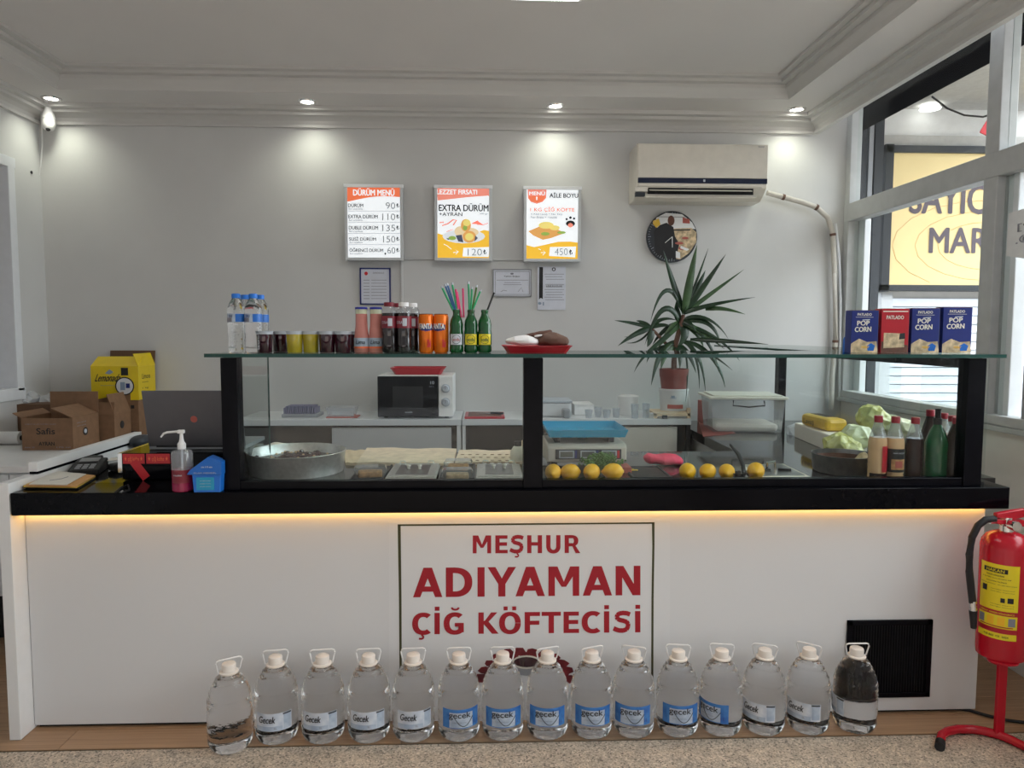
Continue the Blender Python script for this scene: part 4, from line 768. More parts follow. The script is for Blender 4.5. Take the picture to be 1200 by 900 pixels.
# red tray with bread bags on the shelf
p = scr(628, 2.78); tr_ = thing('red_serving_tray', 'small red plastic tray holding wrapped bread on the glass shelf', 'tray', p); w2 = (at(668, 408, 2.78).x-at(588, 408, 2.78).x)/2
def tray(t, hx, hy, h, m, lip=.012, name='tray_body'):
    b = MB(); V = b.b.verts.new; lv_ = []
    for s_, z in ((.84, 0), (.96, h*.8), (1.0, h), (1.0, h-.002), (.95, h*.72), (.82, .004)): lv_.append([V((x*hx*s_, y*hy*s_, z)) for x, y in ((-1, -.8), (-.9, -1), (.9, -1), (1, -.8), (1, .8), (.9, 1), (-.9, 1), (-1, .8))])
    for a, c in zip(lv_, lv_[1:]):
        for i in range(8): b.b.faces.new((a[i], a[(i+1) % 8], c[(i+1) % 8], c[i]))
    b.b.faces.new(lv_[0]); b.b.faces.new(lv_[-1]); return b.build(name, m, t)
tray(tr_, w2, .10, .028, 'red')
def lump(pts_px, Y, name, m, lb, cat, base, depth=.10, seedn=1, group=None, jit=.004, zoff=0, crumple=0, grow=1.1):
    """a soft rounded bundle from its outline, with real depth"""
    mx_, my_ = sum(x for x, y in pts_px)/len(pts_px), sum(y for x, y in pts_px)/len(pts_px); pts_px = [(mx_+(x-mx_)*grow, my_+(y-my_)*grow) for x, y in pts_px]
    pts = [at(x, y, Y) for x, y in pts_px]; cx = sum(p_.x for p_ in pts)/len(pts); b = MB(); rings = []
    L = Vector((cx, Y, base)); n = len(pts); cz = (max(p_.z for p_ in pts)+min(p_.z for p_ in pts))/2
    for k, (s_, dy) in enumerate(((.05, -1), (.55, -.86), (.85, -.55), (1, 0), (.85, .55), (.55, .86), (.05, 1))):
        rings.append([b.b.verts.new(Vector((cx+(p_.x-cx)*s_, Y+dy*depth/2, cz+(p_.z-cz)*s_+zoff))-L+Vector((random.uniform(-jit, jit), 0, random.uniform(-jit, jit)))) for p_ in pts])
    for a, c in zip(rings, rings[1:]):
        for i in range(n): b.b.faces.new((a[i], a[(i+1) % n], c[(i+1) % n], c[i]))
    b.b.faces.new(rings[0]); b.b.faces.new(rings[-1]); o = b.build(name, m, smooth=True, sharp=70); o.location = L
    ms = o.modifiers.new('soft', 'SUBSURF'); ms.levels = ms.render_levels = 4 if crumple else 2
    if crumple:
        tx = bpy.data.textures.new('crumple', 'VORONOI'); tx.noise_scale = .045; dm = o.modifiers.new('crumple', 'DISPLACE'); dm.texture = tx; dm.texture_coords = 'LOCAL'; dm.strength = crumple; dm.mid_level = .45
    return tag(o, lb, cat, group)
lump([(593, 401), (600, 396), (612, 393), (624, 396), (630, 402), (612, 404)], 2.74, 'napkin_bundle', 'white', 'white foil bundle at the left of the red tray on the shelf', 'napkin', SH, .08, grow=1.28, crumple=.012)
lump([(599, 399), (612, 393), (626, 391), (640, 386.5), (645, 390), (632, 396), (618, 395), (606, 399)], 2.79, 'wrapped_bread', 'brown', 'long brown wrapped bread piece on top of the red shelf tray', 'bread', SH, .07, grow=1.28, crumple=.012)
lump([(627, 398), (640, 390), (652, 392), (663, 397), (663, 403), (645, 404), (630, 403)], 2.76, 'wrapped_bread', 'stem', 'reddish brown bread piece at the right of the red shelf tray', 'bread', SH, .09, grow=1.28, crumple=.012)
lump([(624, 393), (636, 391), (635, 394), (628, 396)], 2.735, 'paper_scrap', 'white', 'small white paper scrap between the bread pieces on the shelf tray', 'paper', SH, .03, jit=.001)
# popcorn boxes
def popbox(x0, x1, y0, kind, lb):
    a = at(x0, 406, 2.78); b = at(x1, y0, 2.78); wd = b.x-a.x; ht = b.z-SH; c = Vector(((a.x+b.x)/2, 2.78, SH)); t = thing('popcorn_box', lb, 'box', c, 0, 'popcorn boxes on the glass shelf')
    MB().bx(-wd/2, wd/2, 0, .05, 0, ht).build('carton', 'navy' if kind else 'red', t, bevel=.001); h = wd/2
    def pr_(poly, m, n, k=1): MB().prism([(x, -.0004*k, z) for x, z in poly], (0, .0004*k, 0)).build(n, m, t)
    if kind:
        pr_([(-h, 0), (h, 0), (h, .012), (h*.9, .045), (h*.2, .042), (-h*.4, .055), (-h, .035)], 'popcorn', 'popcorn_print'); pr_([(h*.25, .008), (h*.7, .008), (h*.8, .028), (h*.5, .038), (h*.2, .028)], 'blue', 'blue_print', 2)
        text('PATLADO', -h*.58, ht-.020, wd*.52, .010, -.001, 'lid', t, .05); text('POP', -h*.58, ht-.058, wd*.45, .018, -.001, 'lid', t, .06, tilt=.02); text('CORN', -h*.74, ht-.083, wd*.60, .019, -.001, 'lid', t, .06, tilt=.03)
        pr_([(-h*.7, ht-.025), (h*.6, ht-.025), (h*.6, ht-.0262), (-h*.7, ht-.0262)], 'lid', 'rule', 2); pr_([(-h*.2, ht-.035), (h*.35, ht-.033), (h*.35, ht-.037), (-h*.2, ht-.038)], 'frost', 'rule', 2)
        text('mısır', -h*.2, .018, .03, .008, -.0012, 'yel_print', t, .02)
    else:
        pr_([(-h*.97, 0), (h*.97, 0), (h*.97, .03), (-h*.97, .045)], 'brown', 'dark_base_print'); pr_([(-h*.8, .018), (h*.7, .022), (h*.7, .06), (h*.7, .075), (-h*.8, .078)], 'popcorn', 'popcorn_print', 2)
        text('PATLADO', -h*.65, ht-.040, wd*.62, .014, -.001, 'lid', t, .05); pr_([(-h*.9, ht-.008), (h*.9, ht-.008), (h*.9, ht-.012), (-h*.9, ht-.012)], 'lid', 'rule', 2); pr_([(h*.3, .052), (h*.75, .055), (h*.72, .078), (h*.35, .075)], 'ink', 'dark_badge', 3)
    MB().bx(-h, h, 0.001, .05, ht, ht+.0015).build('top_flap', 'brown', t)
popbox(997, 1030, 364, 1, 'blue popcorn box at the left end of the row of four'); popbox(1032, 1066, 362, 0, 'red popcorn box, the only red one of the four'); popbox(1067.5, 1102, 361.5, 1, 'blue popcorn box immediately right of the red one'); popbox(1104, 1140, 360.5, 1, 'blue popcorn box at the right end of the row')
o = MB().lathe([(0, 0), (.018, 0), (.018, .05), (.014, .06), (0, .062)]).build('blue_bottle', 'blue', smooth=True); o.location = scr(993, 2.95); tag(o, 'small blue bottle peeking out left of the blue popcorn box', 'bottle')
# ================================================================== INSIDE THE CASE
WZ = FZ+.0005
def lemon(px, lb, rz=0, s=1.0, Y=2.705):
    p = at(px, 560, Y+.04); b = MB().lathe([(0, -.046), (.006, -.043), (.010, -.038), (.022, -.028), (.030, -.012), (.0315, .003), (.028, .020), (.018, .032), (.008, .038), (.005, .041), (0, .042)], n=24, axis='X')
    o = b.build('lemon', 'lemon', smooth=True, sharp=80); o.location = (p.x, Y+.035, WZ+.032*s); o.rotation_euler = (random.uniform(-1, 1), 0, rz); o.scale = (s, s, s); tag(o, lb, 'lemon', 'lemons lined up behind the glass')
for a in [(648, 'leftmost lemon, in front of the scale', 1.35, 1), (668, 'second lemon from the left, in front of the scale', .15, 1.0), (693, 'third lemon from the left, in front of the herbs', 1.1, 1), (718, 'fourth lemon from the left, at the scale\'s right end', .1, 1.03),
          (805, 'lemon at the left end of the right-hand group', 1.2, 1.02), (828.5, 'second lemon of the right-hand group', .9, .98), (851, 'third lemon of the right-hand group, left of the black ladle', 1.2, .96), (885, 'last lemon, right of the black ladle', 1.2, 1.04)]: lemon(*a)
# herbs
b = MB()
for i in range(90):
    x = random.gauss(705, 13); x = min(732, max(676, x)); y0 = 561-max(0, random.gauss(3, 3)); p0 = at(random.gauss(703, 8), 558, 2.83); hh_ = random.uniform(.02, .065)*(1-abs(x-703)/60); p1 = Vector((at(x, 545, 2.83).x, 2.83+random.uniform(-.02, .02), WZ+.03+hh_))
    p0.z = WZ+.005; b.tube([p0, (p0+p1)/2+Vector((0, 0, .012)), p1], .0012, 4)
    for j in range(3): q = p1+Vector((random.uniform(-.010, .010), random.uniform(-.006, .006), random.uniform(-.010, .006))); b.ball(q, (.005, .003, .004), 1)
o = b.build('herb_bunch', 'herb'); tag(o, 'bunch of green herbs behind the lemons below the scale', 'herbs')
# weighing scale
p = onz(688, 545, WZ); sc = thing('weighing_scale', 'white counter scale with three displays and a blue tray', 'scale', (at(688, 545, 2.90).x, 2.90, WZ))
sw = (at(731, 540, 2.90).x-at(638, 540, 2.90).x)/2; s0_ = at(688, 541, 2.90).z-WZ; s1_ = at(688, 524, 2.90).z-WZ
MB().prism([(-sw, .0, s0_), (-sw, 0, s1_), (-sw, .02, s1_+.012), (-sw, .27, s1_+.012), (-sw, .27, .02), (-sw, .02, s0_-.005)], (2*sw, 0, 0)).build('housing', 'scale', sc, bevel=.006)
for x in (-.8, .8):
    for y in (.04, .24): MB().lathe([(0, 0), (.012, 0), (.012, s0_+.006), (0, s0_+.006)], (x*sw, y, 0)).build('foot', 'blackm', sc)
zc_ = (s0_+s1_)/2; zh = (s1_-s0_)
MB().bx(-sw*.80, sw*.86, -.003, 0, zc_-zh*.33, zc_+zh*.36).build('display_panel', 'darkgrey', sc, bevel=.001)
for i, x in enumerate((-.52, 0.02, .55)):
    MB().bx((x-.19)*sw, (x+.19)*sw, -.0045, -.003, zc_-zh*.24, zc_+zh*.27).build('display_frame', 'frost', sc); MB().bx((x-.16)*sw, (x+.16)*sw, -.0055, -.0045, zc_-zh*.17, zc_+zh*.2).build('display', 'lcd', sc)
    MB().bx((x+.205)*sw, (x+.26)*sw, -.005, -.003, zc_-zh*.24, zc_+zh*.27).build('key_strip', 'redbright' if i == 2 else 'navy', sc)
MB().lathe([(0, 0), (.02, 0), (.03, .03), (0, .03)], (0, .15, s1_+.012)).build('load_post', 'blackm', sc)
for x in (-.72, .66): MB().bx((x-.07)*sw, (x+.07)*sw, .05, .24, s1_+.012, s1_+.040).build('tray_bracket', 'darkgrey', sc)
tz = s1_+.040; b = MB(); V = b.b.verts.new; rg = []
for s_, z in ((.93, 0), (1.0, .028), (1.02, .028), (.95, -.003)): rg.append([V((x*sw*s_+.0, .14+y*.15*s_, tz+.003+z)) for x, y in ((-1, -1), (1, -1), (1, 1), (-1, 1))])
for a, c in zip(rg, rg[1:]):
    for i in range(4): b.b.faces.new((a[i], a[(i+1) % 4], c[(i+1) % 4], c[i]))
b.b.faces.new(rg[0]); b.b.faces.new(rg[-1]); b.build('weighing_tray', 'trayblue', sc)
o = MB().box((0, .06, .012), (.07, .10, .024)).build('paper_stack', 'pinkwrap', bevel=.001); o.location = (at(727, 545, 2.93).x, 2.86, WZ); o.location.z = WZ; tag(o, 'small pale paper pack under the right end of the scale', 'paper')
# gastronorm lids and food tubs
def gnlid(x0, x1, lb, y0=2.775, y1=3.06, tr_=0, nob=True):
    a = onz(x0, 565, WZ); c = onz(x1, 565, WZ); f_ = y0/a.y; xa_, xb_ = a.x*f_, c.x*f_; t = thing('steel_pan_lid', lb, 'lid', ((xa_+xb_)/2, y0, WZ)); h = (xb_-xa_)/2; d = y1-y0
    MB().bx(-h, h, 0, d, 0, .006).bx(-h+.006, h-.006, .006, d-.006, .006, .012).build('lid_plate', 'steel', t, bevel=.003)
    MB().bx(-h+.035, h-.035, .03, d-.05, .012, .0135).build('raised_field', 'steeld', t, bevel=.001)
    if nob:
        for x in (-.022, .022): MB().lathe([(0, .013), (.006, .013), (.006, .022), (.010, .026), (.008, .032), (0, .033)], (x, d*.5, 0)).build('knob', 'lid', t, smooth=True)
    for x in (-.5, .5): MB().tube([(x*h*1.2-.012, d-.02, .012), (x*h*1.2-.010, d-.02, .024), (x*h*1.2+.010, d-.02, .024), (x*h*1.2+.012, d-.02, .012)], .002, 5).build('lid_loop', 'steel', t)
    return t
gnlid(451, 511, 'steel pan lid with two knobs, left of the food tubs pair'); gnlid(558, 613, 'steel pan lid with two knobs, beside the centre post')
t = thing('steel_pan_lid', 'steel-rimmed pan lid with clip handle, right of the last lemon', 'lid', (at(905, 563, 2.775).x, 2.775, WZ)); pl = [(870, 546), (938, 546), (962, 566), (868, 566)]
q = [onz(x, y, WZ) for x, y in ((868, 547), (918, 546), (950, 561.5), (882, 562))]; L = t.location.copy(); MB().prism([v-L for v in q], (0, 0, .010)).build('lid_plate', 'napkin', t, bevel=.003)
qc = sum(q, Vector())/4; MB().prism([(qc+(v-qc)*.86)-L+Vector((0, 0, .010)) for v in q], (0, 0, .002)).build('raised_field', 'steeld', t)
MB().tube([qc-L+Vector(v) for v in ((-.02, 0, .012), (-.018, 0, .04), (.012, 0, .045), (.016, .0, .012))], .006, 6).build('handle', 'chrome', t); MB().box(tuple(qc-L+Vector((-.04, -.03, .016))), (.05, .012, .008), rz=.3).build('clip', 'blackm', t); MB().box(tuple(qc-L+Vector((.045, -.02, .016))), (.05, .012, .008), rz=-.3).build('clip', 'blackm', t)
def tub(px, py, rz, lb, food, w_=.055, d=.045):
    p = onz(px, py, WZ); t = thing('food_tub', lb, 'food container', p, rz, 'clear tubs of food in the case'); b = MB(); V = b.b.verts.new
    def ringz(s_, z): return [V((x*w_*s_, y*d*s_, z)) for x, y in ((-1, -.7), (-.7, -1), (.7, -1), (1, -.7), (1, .7), (.7, 1), (-.7, 1), (-1, .7))]
    rg = [ringz(.8, 0), ringz(.97, .030), ringz(1.03, .031), ringz(1.03, .034), ringz(.92, .044)]
    for a, c in zip(rg, rg[1:]):
        for i in range(8): b.b.faces.new((a[i], a[(i+1) % 8], c[(i+1) % 8], c[i]))
    b.b.faces.new(rg[0]); b.b.faces.new(rg[-1]); b.build('container', 'pet', t); f_ = MB().box((0, 0, .014), (w_*1.5, d*1.5, .022)).build('food', food, t, bevel=.005)
for m_ in (): pass
M['pickle'] = mat('pickle_bag', (.50, .50, .14), .18, col2=(.66, .68, .36), nscale=14, bump=1, bscale=38); M['paleplastic2'] = mat('pale_bag', (.60, .66, .40), .15, col2=(.75, .78, .60), nscale=12, bump=1, bscale=32)
flat('bulgur', (.50, .27, .11), .6, noise=.3, nscale=60, bump=.5); flat('beige_food', (.55, .40, .24), .6, noise=.25, nscale=60, bump=.5)
tub(434, 559, .15, 'clear food tub at the right of the steel basin', 'bulgur', .062, .04); tub(536, 562, .05, 'front clear food tub between the two steel lids', 'beige_food', .058, .035); tub(537, 551, -.05, 'rear clear food tub between the two steel lids', 'bulgur', .056, .035)
# pan recess frames (black inserts)
def insert(x0, x1, lb, y0=2.765, y1=3.07):
    a = onz(x0, 565, WZ); c = onz(x1, 565, WZ); f_ = y0/a.y; xa_, xb_ = a.x*f_, c.x*f_; t = thing('food_insert', lb, 'food pan', (xa_, y0, WZ)); W_ = xb_-xa_
    f = MB(); e = .008
    for v in ((0, e, 0, y1-y0), (W_-e, W_, 0, y1-y0), (0, W_, 0, e), (0, W_, y1-y0-e, y1-y0)): f.bx(v[0], v[1], v[2], v[3], 0, .006)
    f.build('rim', 'darkgrey', t); MB().bx(e, W_-e, e, y1-y0-e, 0, .001).build('pan_floor', 'blackm', t)
    return t
insert(410, 449, 'black food insert beneath the clear tub beside the basin'); insert(515, 556, 'black food insert beneath the pair of clear tubs'); insert(742, 788, 'black food insert with yellow scraps right of the scale', 2.765, 3.0)
o = MB().ball((0, 0, .004), (.012, .008, .004), 2).ball((.013, .004, .004), (.010, .007, .004), 2).ball((.026, 0, .004), (.008, .007, .003), 2).build('food_scraps', 'yellowpack', kind='stuff'); o.location = onz(738, 552, WZ+.0065); tag(o, 'small yellow food scraps beside the black insert', 'food')
# steel basin with dark food
p = Vector((at(349, 566, 2.78).x, 0, WZ)); rb = (at(406, 540, 2.96).x-at(293, 540, 2.96).x)/2; bs = thing('steel_basin', 'wide round steel basin of dark stuffed vegetables in the case', 'basin', (at(349.5, 540, 2.98).x, 2.78+rb*.92, WZ))
MB().lathe([(0, .002), (rb*.90, .002), (rb*.93, .006), (rb*.985, .082), (rb, .086), (rb*1.012, .084), (rb*1.0, .080), (rb*.945, 0), (0, 0)], n=56).build('basin_wall', 'steel', bs, smooth=True)
MB().lathe([(0, .050), (rb*.6, .049), (rb*.95, .046), (rb*.95, .040), (0, .040)], n=40).build('sauce', 'soup', bs, smooth=True)
b = MB()
for i in range(70): an = random.uniform(0, 2*PI); rr = rb*.86*math.sqrt(random.random()); b.ball((rr*math.cos(an), rr*math.sin(an), .052), (random.uniform(.010, .018), random.uniform(.008, .014), random.uniform(.008, .013)), 2)
b.build('dark_food', 'cherry', bs, kind='stuff')
b = MB()
for i in range(26): an = random.uniform(0, 2*PI); rr = rb*.8*math.sqrt(random.random()); b.ball((rr*math.cos(an), rr*math.sin(an), .060), (.006, .005, .004), 1)
b.build('food_bits', 'beige_food', bs, kind='stuff')
# papers and flatbreads
def sheet(quad, th, name, m, lb, cat, group=None, z=WZ, n=10, wav=.002, bevel=0):
    q = [onz(x, y, z) for x, y in quad]; L = sum(q, Vector())/4; b = MB(); g = []
    for lay in (0, 1):
        g.append([[b.b.verts.new((q[0].lerp(q[1], i/n)).lerp(q[3].lerp(q[2], i/n), j/4)-L+Vector((0, 0, lay*th+(math.sin(i*1.3+j)+math.sin(j*2.1+i*.4))*wav*lay+wav*2*lay))) for i in range(n+1)] for j in range(5)])
    for lay in (0, 1):
        for j in range(4):
            for i in range(n): b.b.faces.new((g[lay][j][i], g[lay][j][i+1], g[lay][j+1][i+1], g[lay][j+1][i]))
    for i in range(n): b.b.faces.new((g[0][0][i], g[0][0][i+1], g[1][0][i+1], g[1][0][i])); b.b.faces.new((g[0][4][i], g[0][4][i+1], g[1][4][i+1], g[1][4][i]))
    for j in range(4): b.b.faces.new((g[0][j][0], g[0][j+1][0], g[1][j+1][0], g[1][j][0])); b.b.faces.new((g[0][j][n], g[0][j+1][n], g[1][j+1][n], g[1][j][n]))
    o = b.build(name, m, smooth=True); o.location = L; return tag(o, lb, cat, group)
sheet([(418, 546), (531, 546), (535, 528.5), (430, 528)], .010, 'flatbread_stack', 'lavash', 'large plain stack of flatbread sheets right of the basin', 'flatbread', 'flatbread stacks in the case')
hb = sheet([(533, 545), (612, 544), (610, 530), (538, 530)], .008, 'flatbread_stack', 'lavash', 'dimpled flatbread stack beside the centre post', 'flatbread', 'flatbread stacks in the case')
b = MB(); Lh = hb.location
for j in range(4):
    for i in range(8): q_ = onz(542+i*8.7+(j % 2)*4, 532.5+j*3.4, WZ+.0135)-Lh; b.ball(q_, (.010, .006, .0015), 1)
b.build('dimples', 'card', hb, kind='stuff')
sheet([(405, 545), (425, 546), (428, 529), (402, 530)], .006, 'paper_stack', 'cream', 'cream paper sheets between the basin and the flatbread', 'paper')
lump([(311, 527), (311, 522), (322, 516.5), (328, 519.5), (351, 519.5), (351, 530), (330, 531)], 3.25, 'napkin_stack', 'napkin', 'folded cream napkins standing behind the left of the basin', 'napkin', WZ, .10, jit=.001, zoff=-.003)
lump([(284, 545), (284, 521), (306, 519), (306, 531), (300, 546)], 3.15, 'napkin_stack', 'cream', 'cream cloth bundle behind the left case post', 'napkin', WZ, .05, jit=.001)
# sauce jar with black lid by the centre post
t = thing('sauce_bottle', 'cream sauce bottle with black cap half behind the centre post', 'bottle', (at(608, 545, 3.02).x, 3.12, WZ)); MB().lathe([(0, 0), (.03, 0), (.033, .006), (.033, .05), (.02, .07), (.014, .074)], n=24).build('bottle_body', 'napkin', t, smooth=True)
MB().lathe([(.014, .072), (.016, .074), (.016, .094), (0, .095)]).build('cap', 'blackm', t, smooth=True)
lump([(607, 530), (609, 518), (614, 514), (622, 520), (624, 545), (608, 545)], 3.22, 'paper_bag', 'cream', 'crumpled cream paper bag behind the centre post', 'bag', WZ, .10)
# pink cloth
lump([(755, 537), (759, 532.5), (772, 534), (786, 532.5), (798, 538), (800, 543), (786, 545), (770, 543), (758, 543)], 3.06, 'cleaning_cloth', 'pink', 'bright pink cleaning cloth lying in the case', 'cloth', WZ, .09, zoff=.0, crumple=.015)
# ladle
P = [onz(868, 564, WZ)+Vector((0, .02, .03)), at(872, 558, 2.85), at(871, 546, 2.88), at(865, 532, 2.92), at(856, 521, 2.98)]
o = MB().tube(P, [.008, .008, .009, .008, .005], 8).build('black_ladle', 'blackm', smooth=True); tag(o, 'black plastic ladle with curved handle between two lemons', 'ladle')
MB().lathe([(0, 0), (.02, .004), (.03, .02), (.027, .02), (.018, .007), (0, .003)], P[0]+Vector((0, .0, -.020))).build('bowl', 'blackm', o, smooth=True)
# dark pan on the right
p_ = onz(981, 568, WZ); rp = .125; pn = thing('frying_pan', 'dark steel round pan in front of the pickle bags', 'pan', (at(986, 545, 2.92).x, 2.90, WZ))
MB().lathe([(0, 0), (rp*.9, 0), (rp*.95, .004), (rp, .070), (rp*1.015, .073), (rp*.985, .073), (rp*.93, .008), (0, .006)], n=56).build('pan_wall', 'steeld', pn, smooth=True); MB().lathe([(0, .007), (rp*.93, .007), (rp*.975, .055), (rp*.95, .055), (rp*.9, .010), (0, .010)], n=40).build('pan_inside', 'brown', pn, smooth=True)
# sauce bottles
def sauce(px, Y, ytop, bm, cm, lb, lab=None, glassy=None, rr=.034):
    c = at(px, 560, Y); ht = at(px, ytop, Y).z-WZ; t = thing('sauce_bottle', lb, 'bottle', (c.x, Y, WZ), 0, 'sauce bottles at the right end of the case'); k = ht/.27
    prof = [(0, .002), (rr-.006, 0), (rr, .006*k)]; z = .02
    for i in range(5): prof += [(rr, z*k), (rr-.002, (z+.008)*k)]; z += .022
    prof += [(rr, .135*k), (rr, .160*k), (rr*.9, .180*k), (rr*.62, .215*k), (.0145, .240*k), (.014, .247*k)]
    fill = [q for q in prof if q[1] <= (.18*k if not glassy else .30*k)]; up = [q for q in prof if q[1] >= .18*k]
    b = MB().lathe(fill + [(0, fill[-1][1])], n=28); b.build('bottle_body', bm, t, smooth=True, sharp=60)
    if not glassy: MB().lathe(up+[(0, up[-1][1])], n=28).build('bottle_shoulder', 'petb', t, smooth=True)
    MB().lathe([(.0155, .243*k), (.016, .266*k), (.0145, .27*k), (0, .27*k)]).build('cap', cm, t, smooth=True)
    if lab: patch(rr+.0008, -1.3, 1.3, .03*k, .125*k, lab, t)
    return t, k
t, k = sauce(1027, 2.72, 487, 'vinegar', 'redcap', 'amber sauce bottle with red side label, leftmost of the front row'); patch(.0350, .0, 1.3, .035, .135, 'red', t); patch(.0351, -1.3, 1.3, .0, .03, 'pomegranate', t, 'dark_band')
t, k = sauce(1047, 2.715, 488, 'vinegar', 'redcap', 'yellowish sauce bottle with dark picture label, second in the front row'); patch(.0350, -1.3, 1.3, .035, .125, 'ink', t); patch(.0354, -.8, .8, .045, .085, 'bulgur', t, 'label_print'); patch(.0357, -.4, .4, .052, .078, 'pinkwrap', t, 'label_print'); text('NAR EKŞİLİ', -.022, .105, .044, .008, .0012, 'frost', t, .02, bend=.035)
sauce(1070, 2.72, 489, 'pomegranate', 'redcap', 'dark syrup bottle with clear shoulder, left of the green bottle')
t, k = sauce(1096, 2.72, 490, 'greenpet', 'blackm', 'green bottle with black pourer at the right of the case', glassy=True, rr=.042); MB().lathe([(.010, .2), (.010, .305*k), (.012, .31*k), (0, .312*k)], (0, 0, 0)).build('pourer', 'blackm', t, smooth=True)
sauce(1118, 2.70, 489, 'pomegranate', 'redcap', 'dark syrup bottle at the right end beside the post', glassy=True, rr=.036)
sauce(1087, 2.84, 480, 'pomegranate', 'redcap', 'dark bottle with red cap standing behind, left of the green bottle\'s neck', glassy=True)
sauce(1103, 2.92, 484, 'vinegar', 'redcap', 'amber bottle with red cap standing behind the green bottle'); sauce(1113, 2.84, 487, 'vinegar', 'redcap', 'amber bottle with red cap standing behind, right of the green bottle')
# right worktop: bags, pack, carton
def bag(pts, Y, m, lb, dp=.16, tie=False): return lump(pts, Y, 'pickle_bag', m, lb, 'bag', WZ, dp, group='knotted bags on the right worktop', jit=.006, crumple=.035)
bag([(966, 527), (970, 515), (982, 509), (996, 512), (1006, 520), (1010, 530), (1000, 533), (980, 532)], 3.25, 'pickle', 'yellow-green pickle bag nearest the dark pan')
bag([(985, 510), (992, 501), (1006, 498), (1016, 503), (1020, 515), (1012, 523), (996, 520)], 3.32, 'paleplastic2', 'pale green bag lying on the pickle bag')
bag([(1008, 500), (1008, 484), (1015, 477), (1028, 477), (1036, 484), (1042, 497), (1036, 506), (1020, 508)], 3.55, 'pickle', 'rounded yellow bag at the back behind the amber bottles', .2)
bag([(1030, 505), (1036, 490), (1048, 487), (1062, 495), (1068, 508), (1050, 514)], 3.50, 'paleplastic2', 'pale bag behind the sauce bottles, near the window', .18)
lump([(1000, 540), (1008, 530), (1018, 535), (1024, 548), (1020, 560), (1002, 556), (996, 550)], 2.93, 'crumpled_plastic', 'beige_food', 'crumpled clear wrapping between the pan and the amber bottle', 'plastic wrap', WZ, .06, jit=.008, crumple=.02)
c1_, c2_ = onz(931, 512, WZ), onz(980, 533, WZ); cl_ = (c2_-c1_).length; ca_ = math.atan2(c2_.y-c1_.y, c2_.x-c1_.x)
ctn = thing('cardboard_carton', 'long low pale cardboard carton on the right worktop', 'box', c1_, ca_)
MB().bx(0, cl_, 0, .14, 0, .075).build('carton_body', 'lid', ctn, bevel=.002); MB().bx(.003, cl_-.003, .003, .137, .075, .078).build('carton_lid', 'napkin', ctn)
yp = thing('yellow_pack', 'yellow plastic pack of flatbread lying on the pale carton', 'food pack', c1_.lerp(c2_, .42)+Vector((.01, .01, .0785)), ca_+.12)
MB().box((0, .06, .032), (.28, .11, .062)).build('pack', 'yellowpack', yp, bevel=.02); text('Lavaş', -.08, .014, .11, .030, -.0065, 'ink', yp, .03); MB().box((-.03, .07, .0635), (.16, .05, .001)).build('print', 'ink', yp)
lump([(921, 512), (924, 500), (936, 496), (947, 502), (948, 514), (938, 519)], 3.95, 'crumpled_plastic', 'film', 'crumpled clear plastic bag between the white box and the carton', 'plastic wrap', WZ, .12, jit=.008, crumple=.03)
# big translucent box with lid
bl = at(840, 505, 4.02); bt = thing('storage_box', 'large translucent storage box with cream lid and black handle on the worktop', 'storage box', (at(874, 505, 4.05).x, 4.02, WZ), -.10); bw = .205; bh = at(874, 468, 4.02).z-WZ
b = MB(); V = b.b.verts.new; rg = [[V((x*bw*s_, .15+y*.15*s_, z)) for x, y in ((-1, -1), (1, -1), (1, 1), (-1, 1))] for s_, z in ((.93, 0), (1, bh))]
for i in range(4): b.b.faces.new((rg[0][i], rg[0][(i+1) % 4], rg[1][(i+1) % 4], rg[1][i]))
b.b.faces.new(rg[0]); b.build('box_body', 'petb', bt, bevel=.004); MB().bx(-bw*.86, bw*.86, .02, .28, .003, .05).build('contents', 'napkin', bt, bevel=.02)
MB().bx(-bw*1.08, bw*1.06, -.02, .32, bh, bh+.014).bx(-bw*.95, bw*.95, .01, .29, bh+.014, bh+.022).build('box_lid', 'lid', bt, bevel=.004)
MB().tube([(-.085, -.008, bh-.006), (-.088, -.012, bh-.034), (-.04, -.014, bh-.038), (0, -.014, bh-.043), (.04, -.014, bh-.038), (.088, -.012, bh-.034), (.085, -.008, bh-.006)], .004, 8).build('handle', 'blackm', bt)
o = MB().bx(0, .03, 0, .13, 0, .14).build('dark_bottle_box', 'pinkwrap', bevel=.002); o.location = (at(828, 500, 4.4).x-.02, 4.40, WZ); tag(o, 'small dark printed carton behind the left of the storage box', 'box')
# red-brown sheet: reddish reflection painted onto the rear of the right worktop
o = sheet([(824, 512), (862, 508), (836, 489), (817, 489)], .001, 'painted_reflection', 'pot', 'thin red-brown sheet painting a reflection on the worktop left of the storage box', 'painted reflection', wav=.0003)
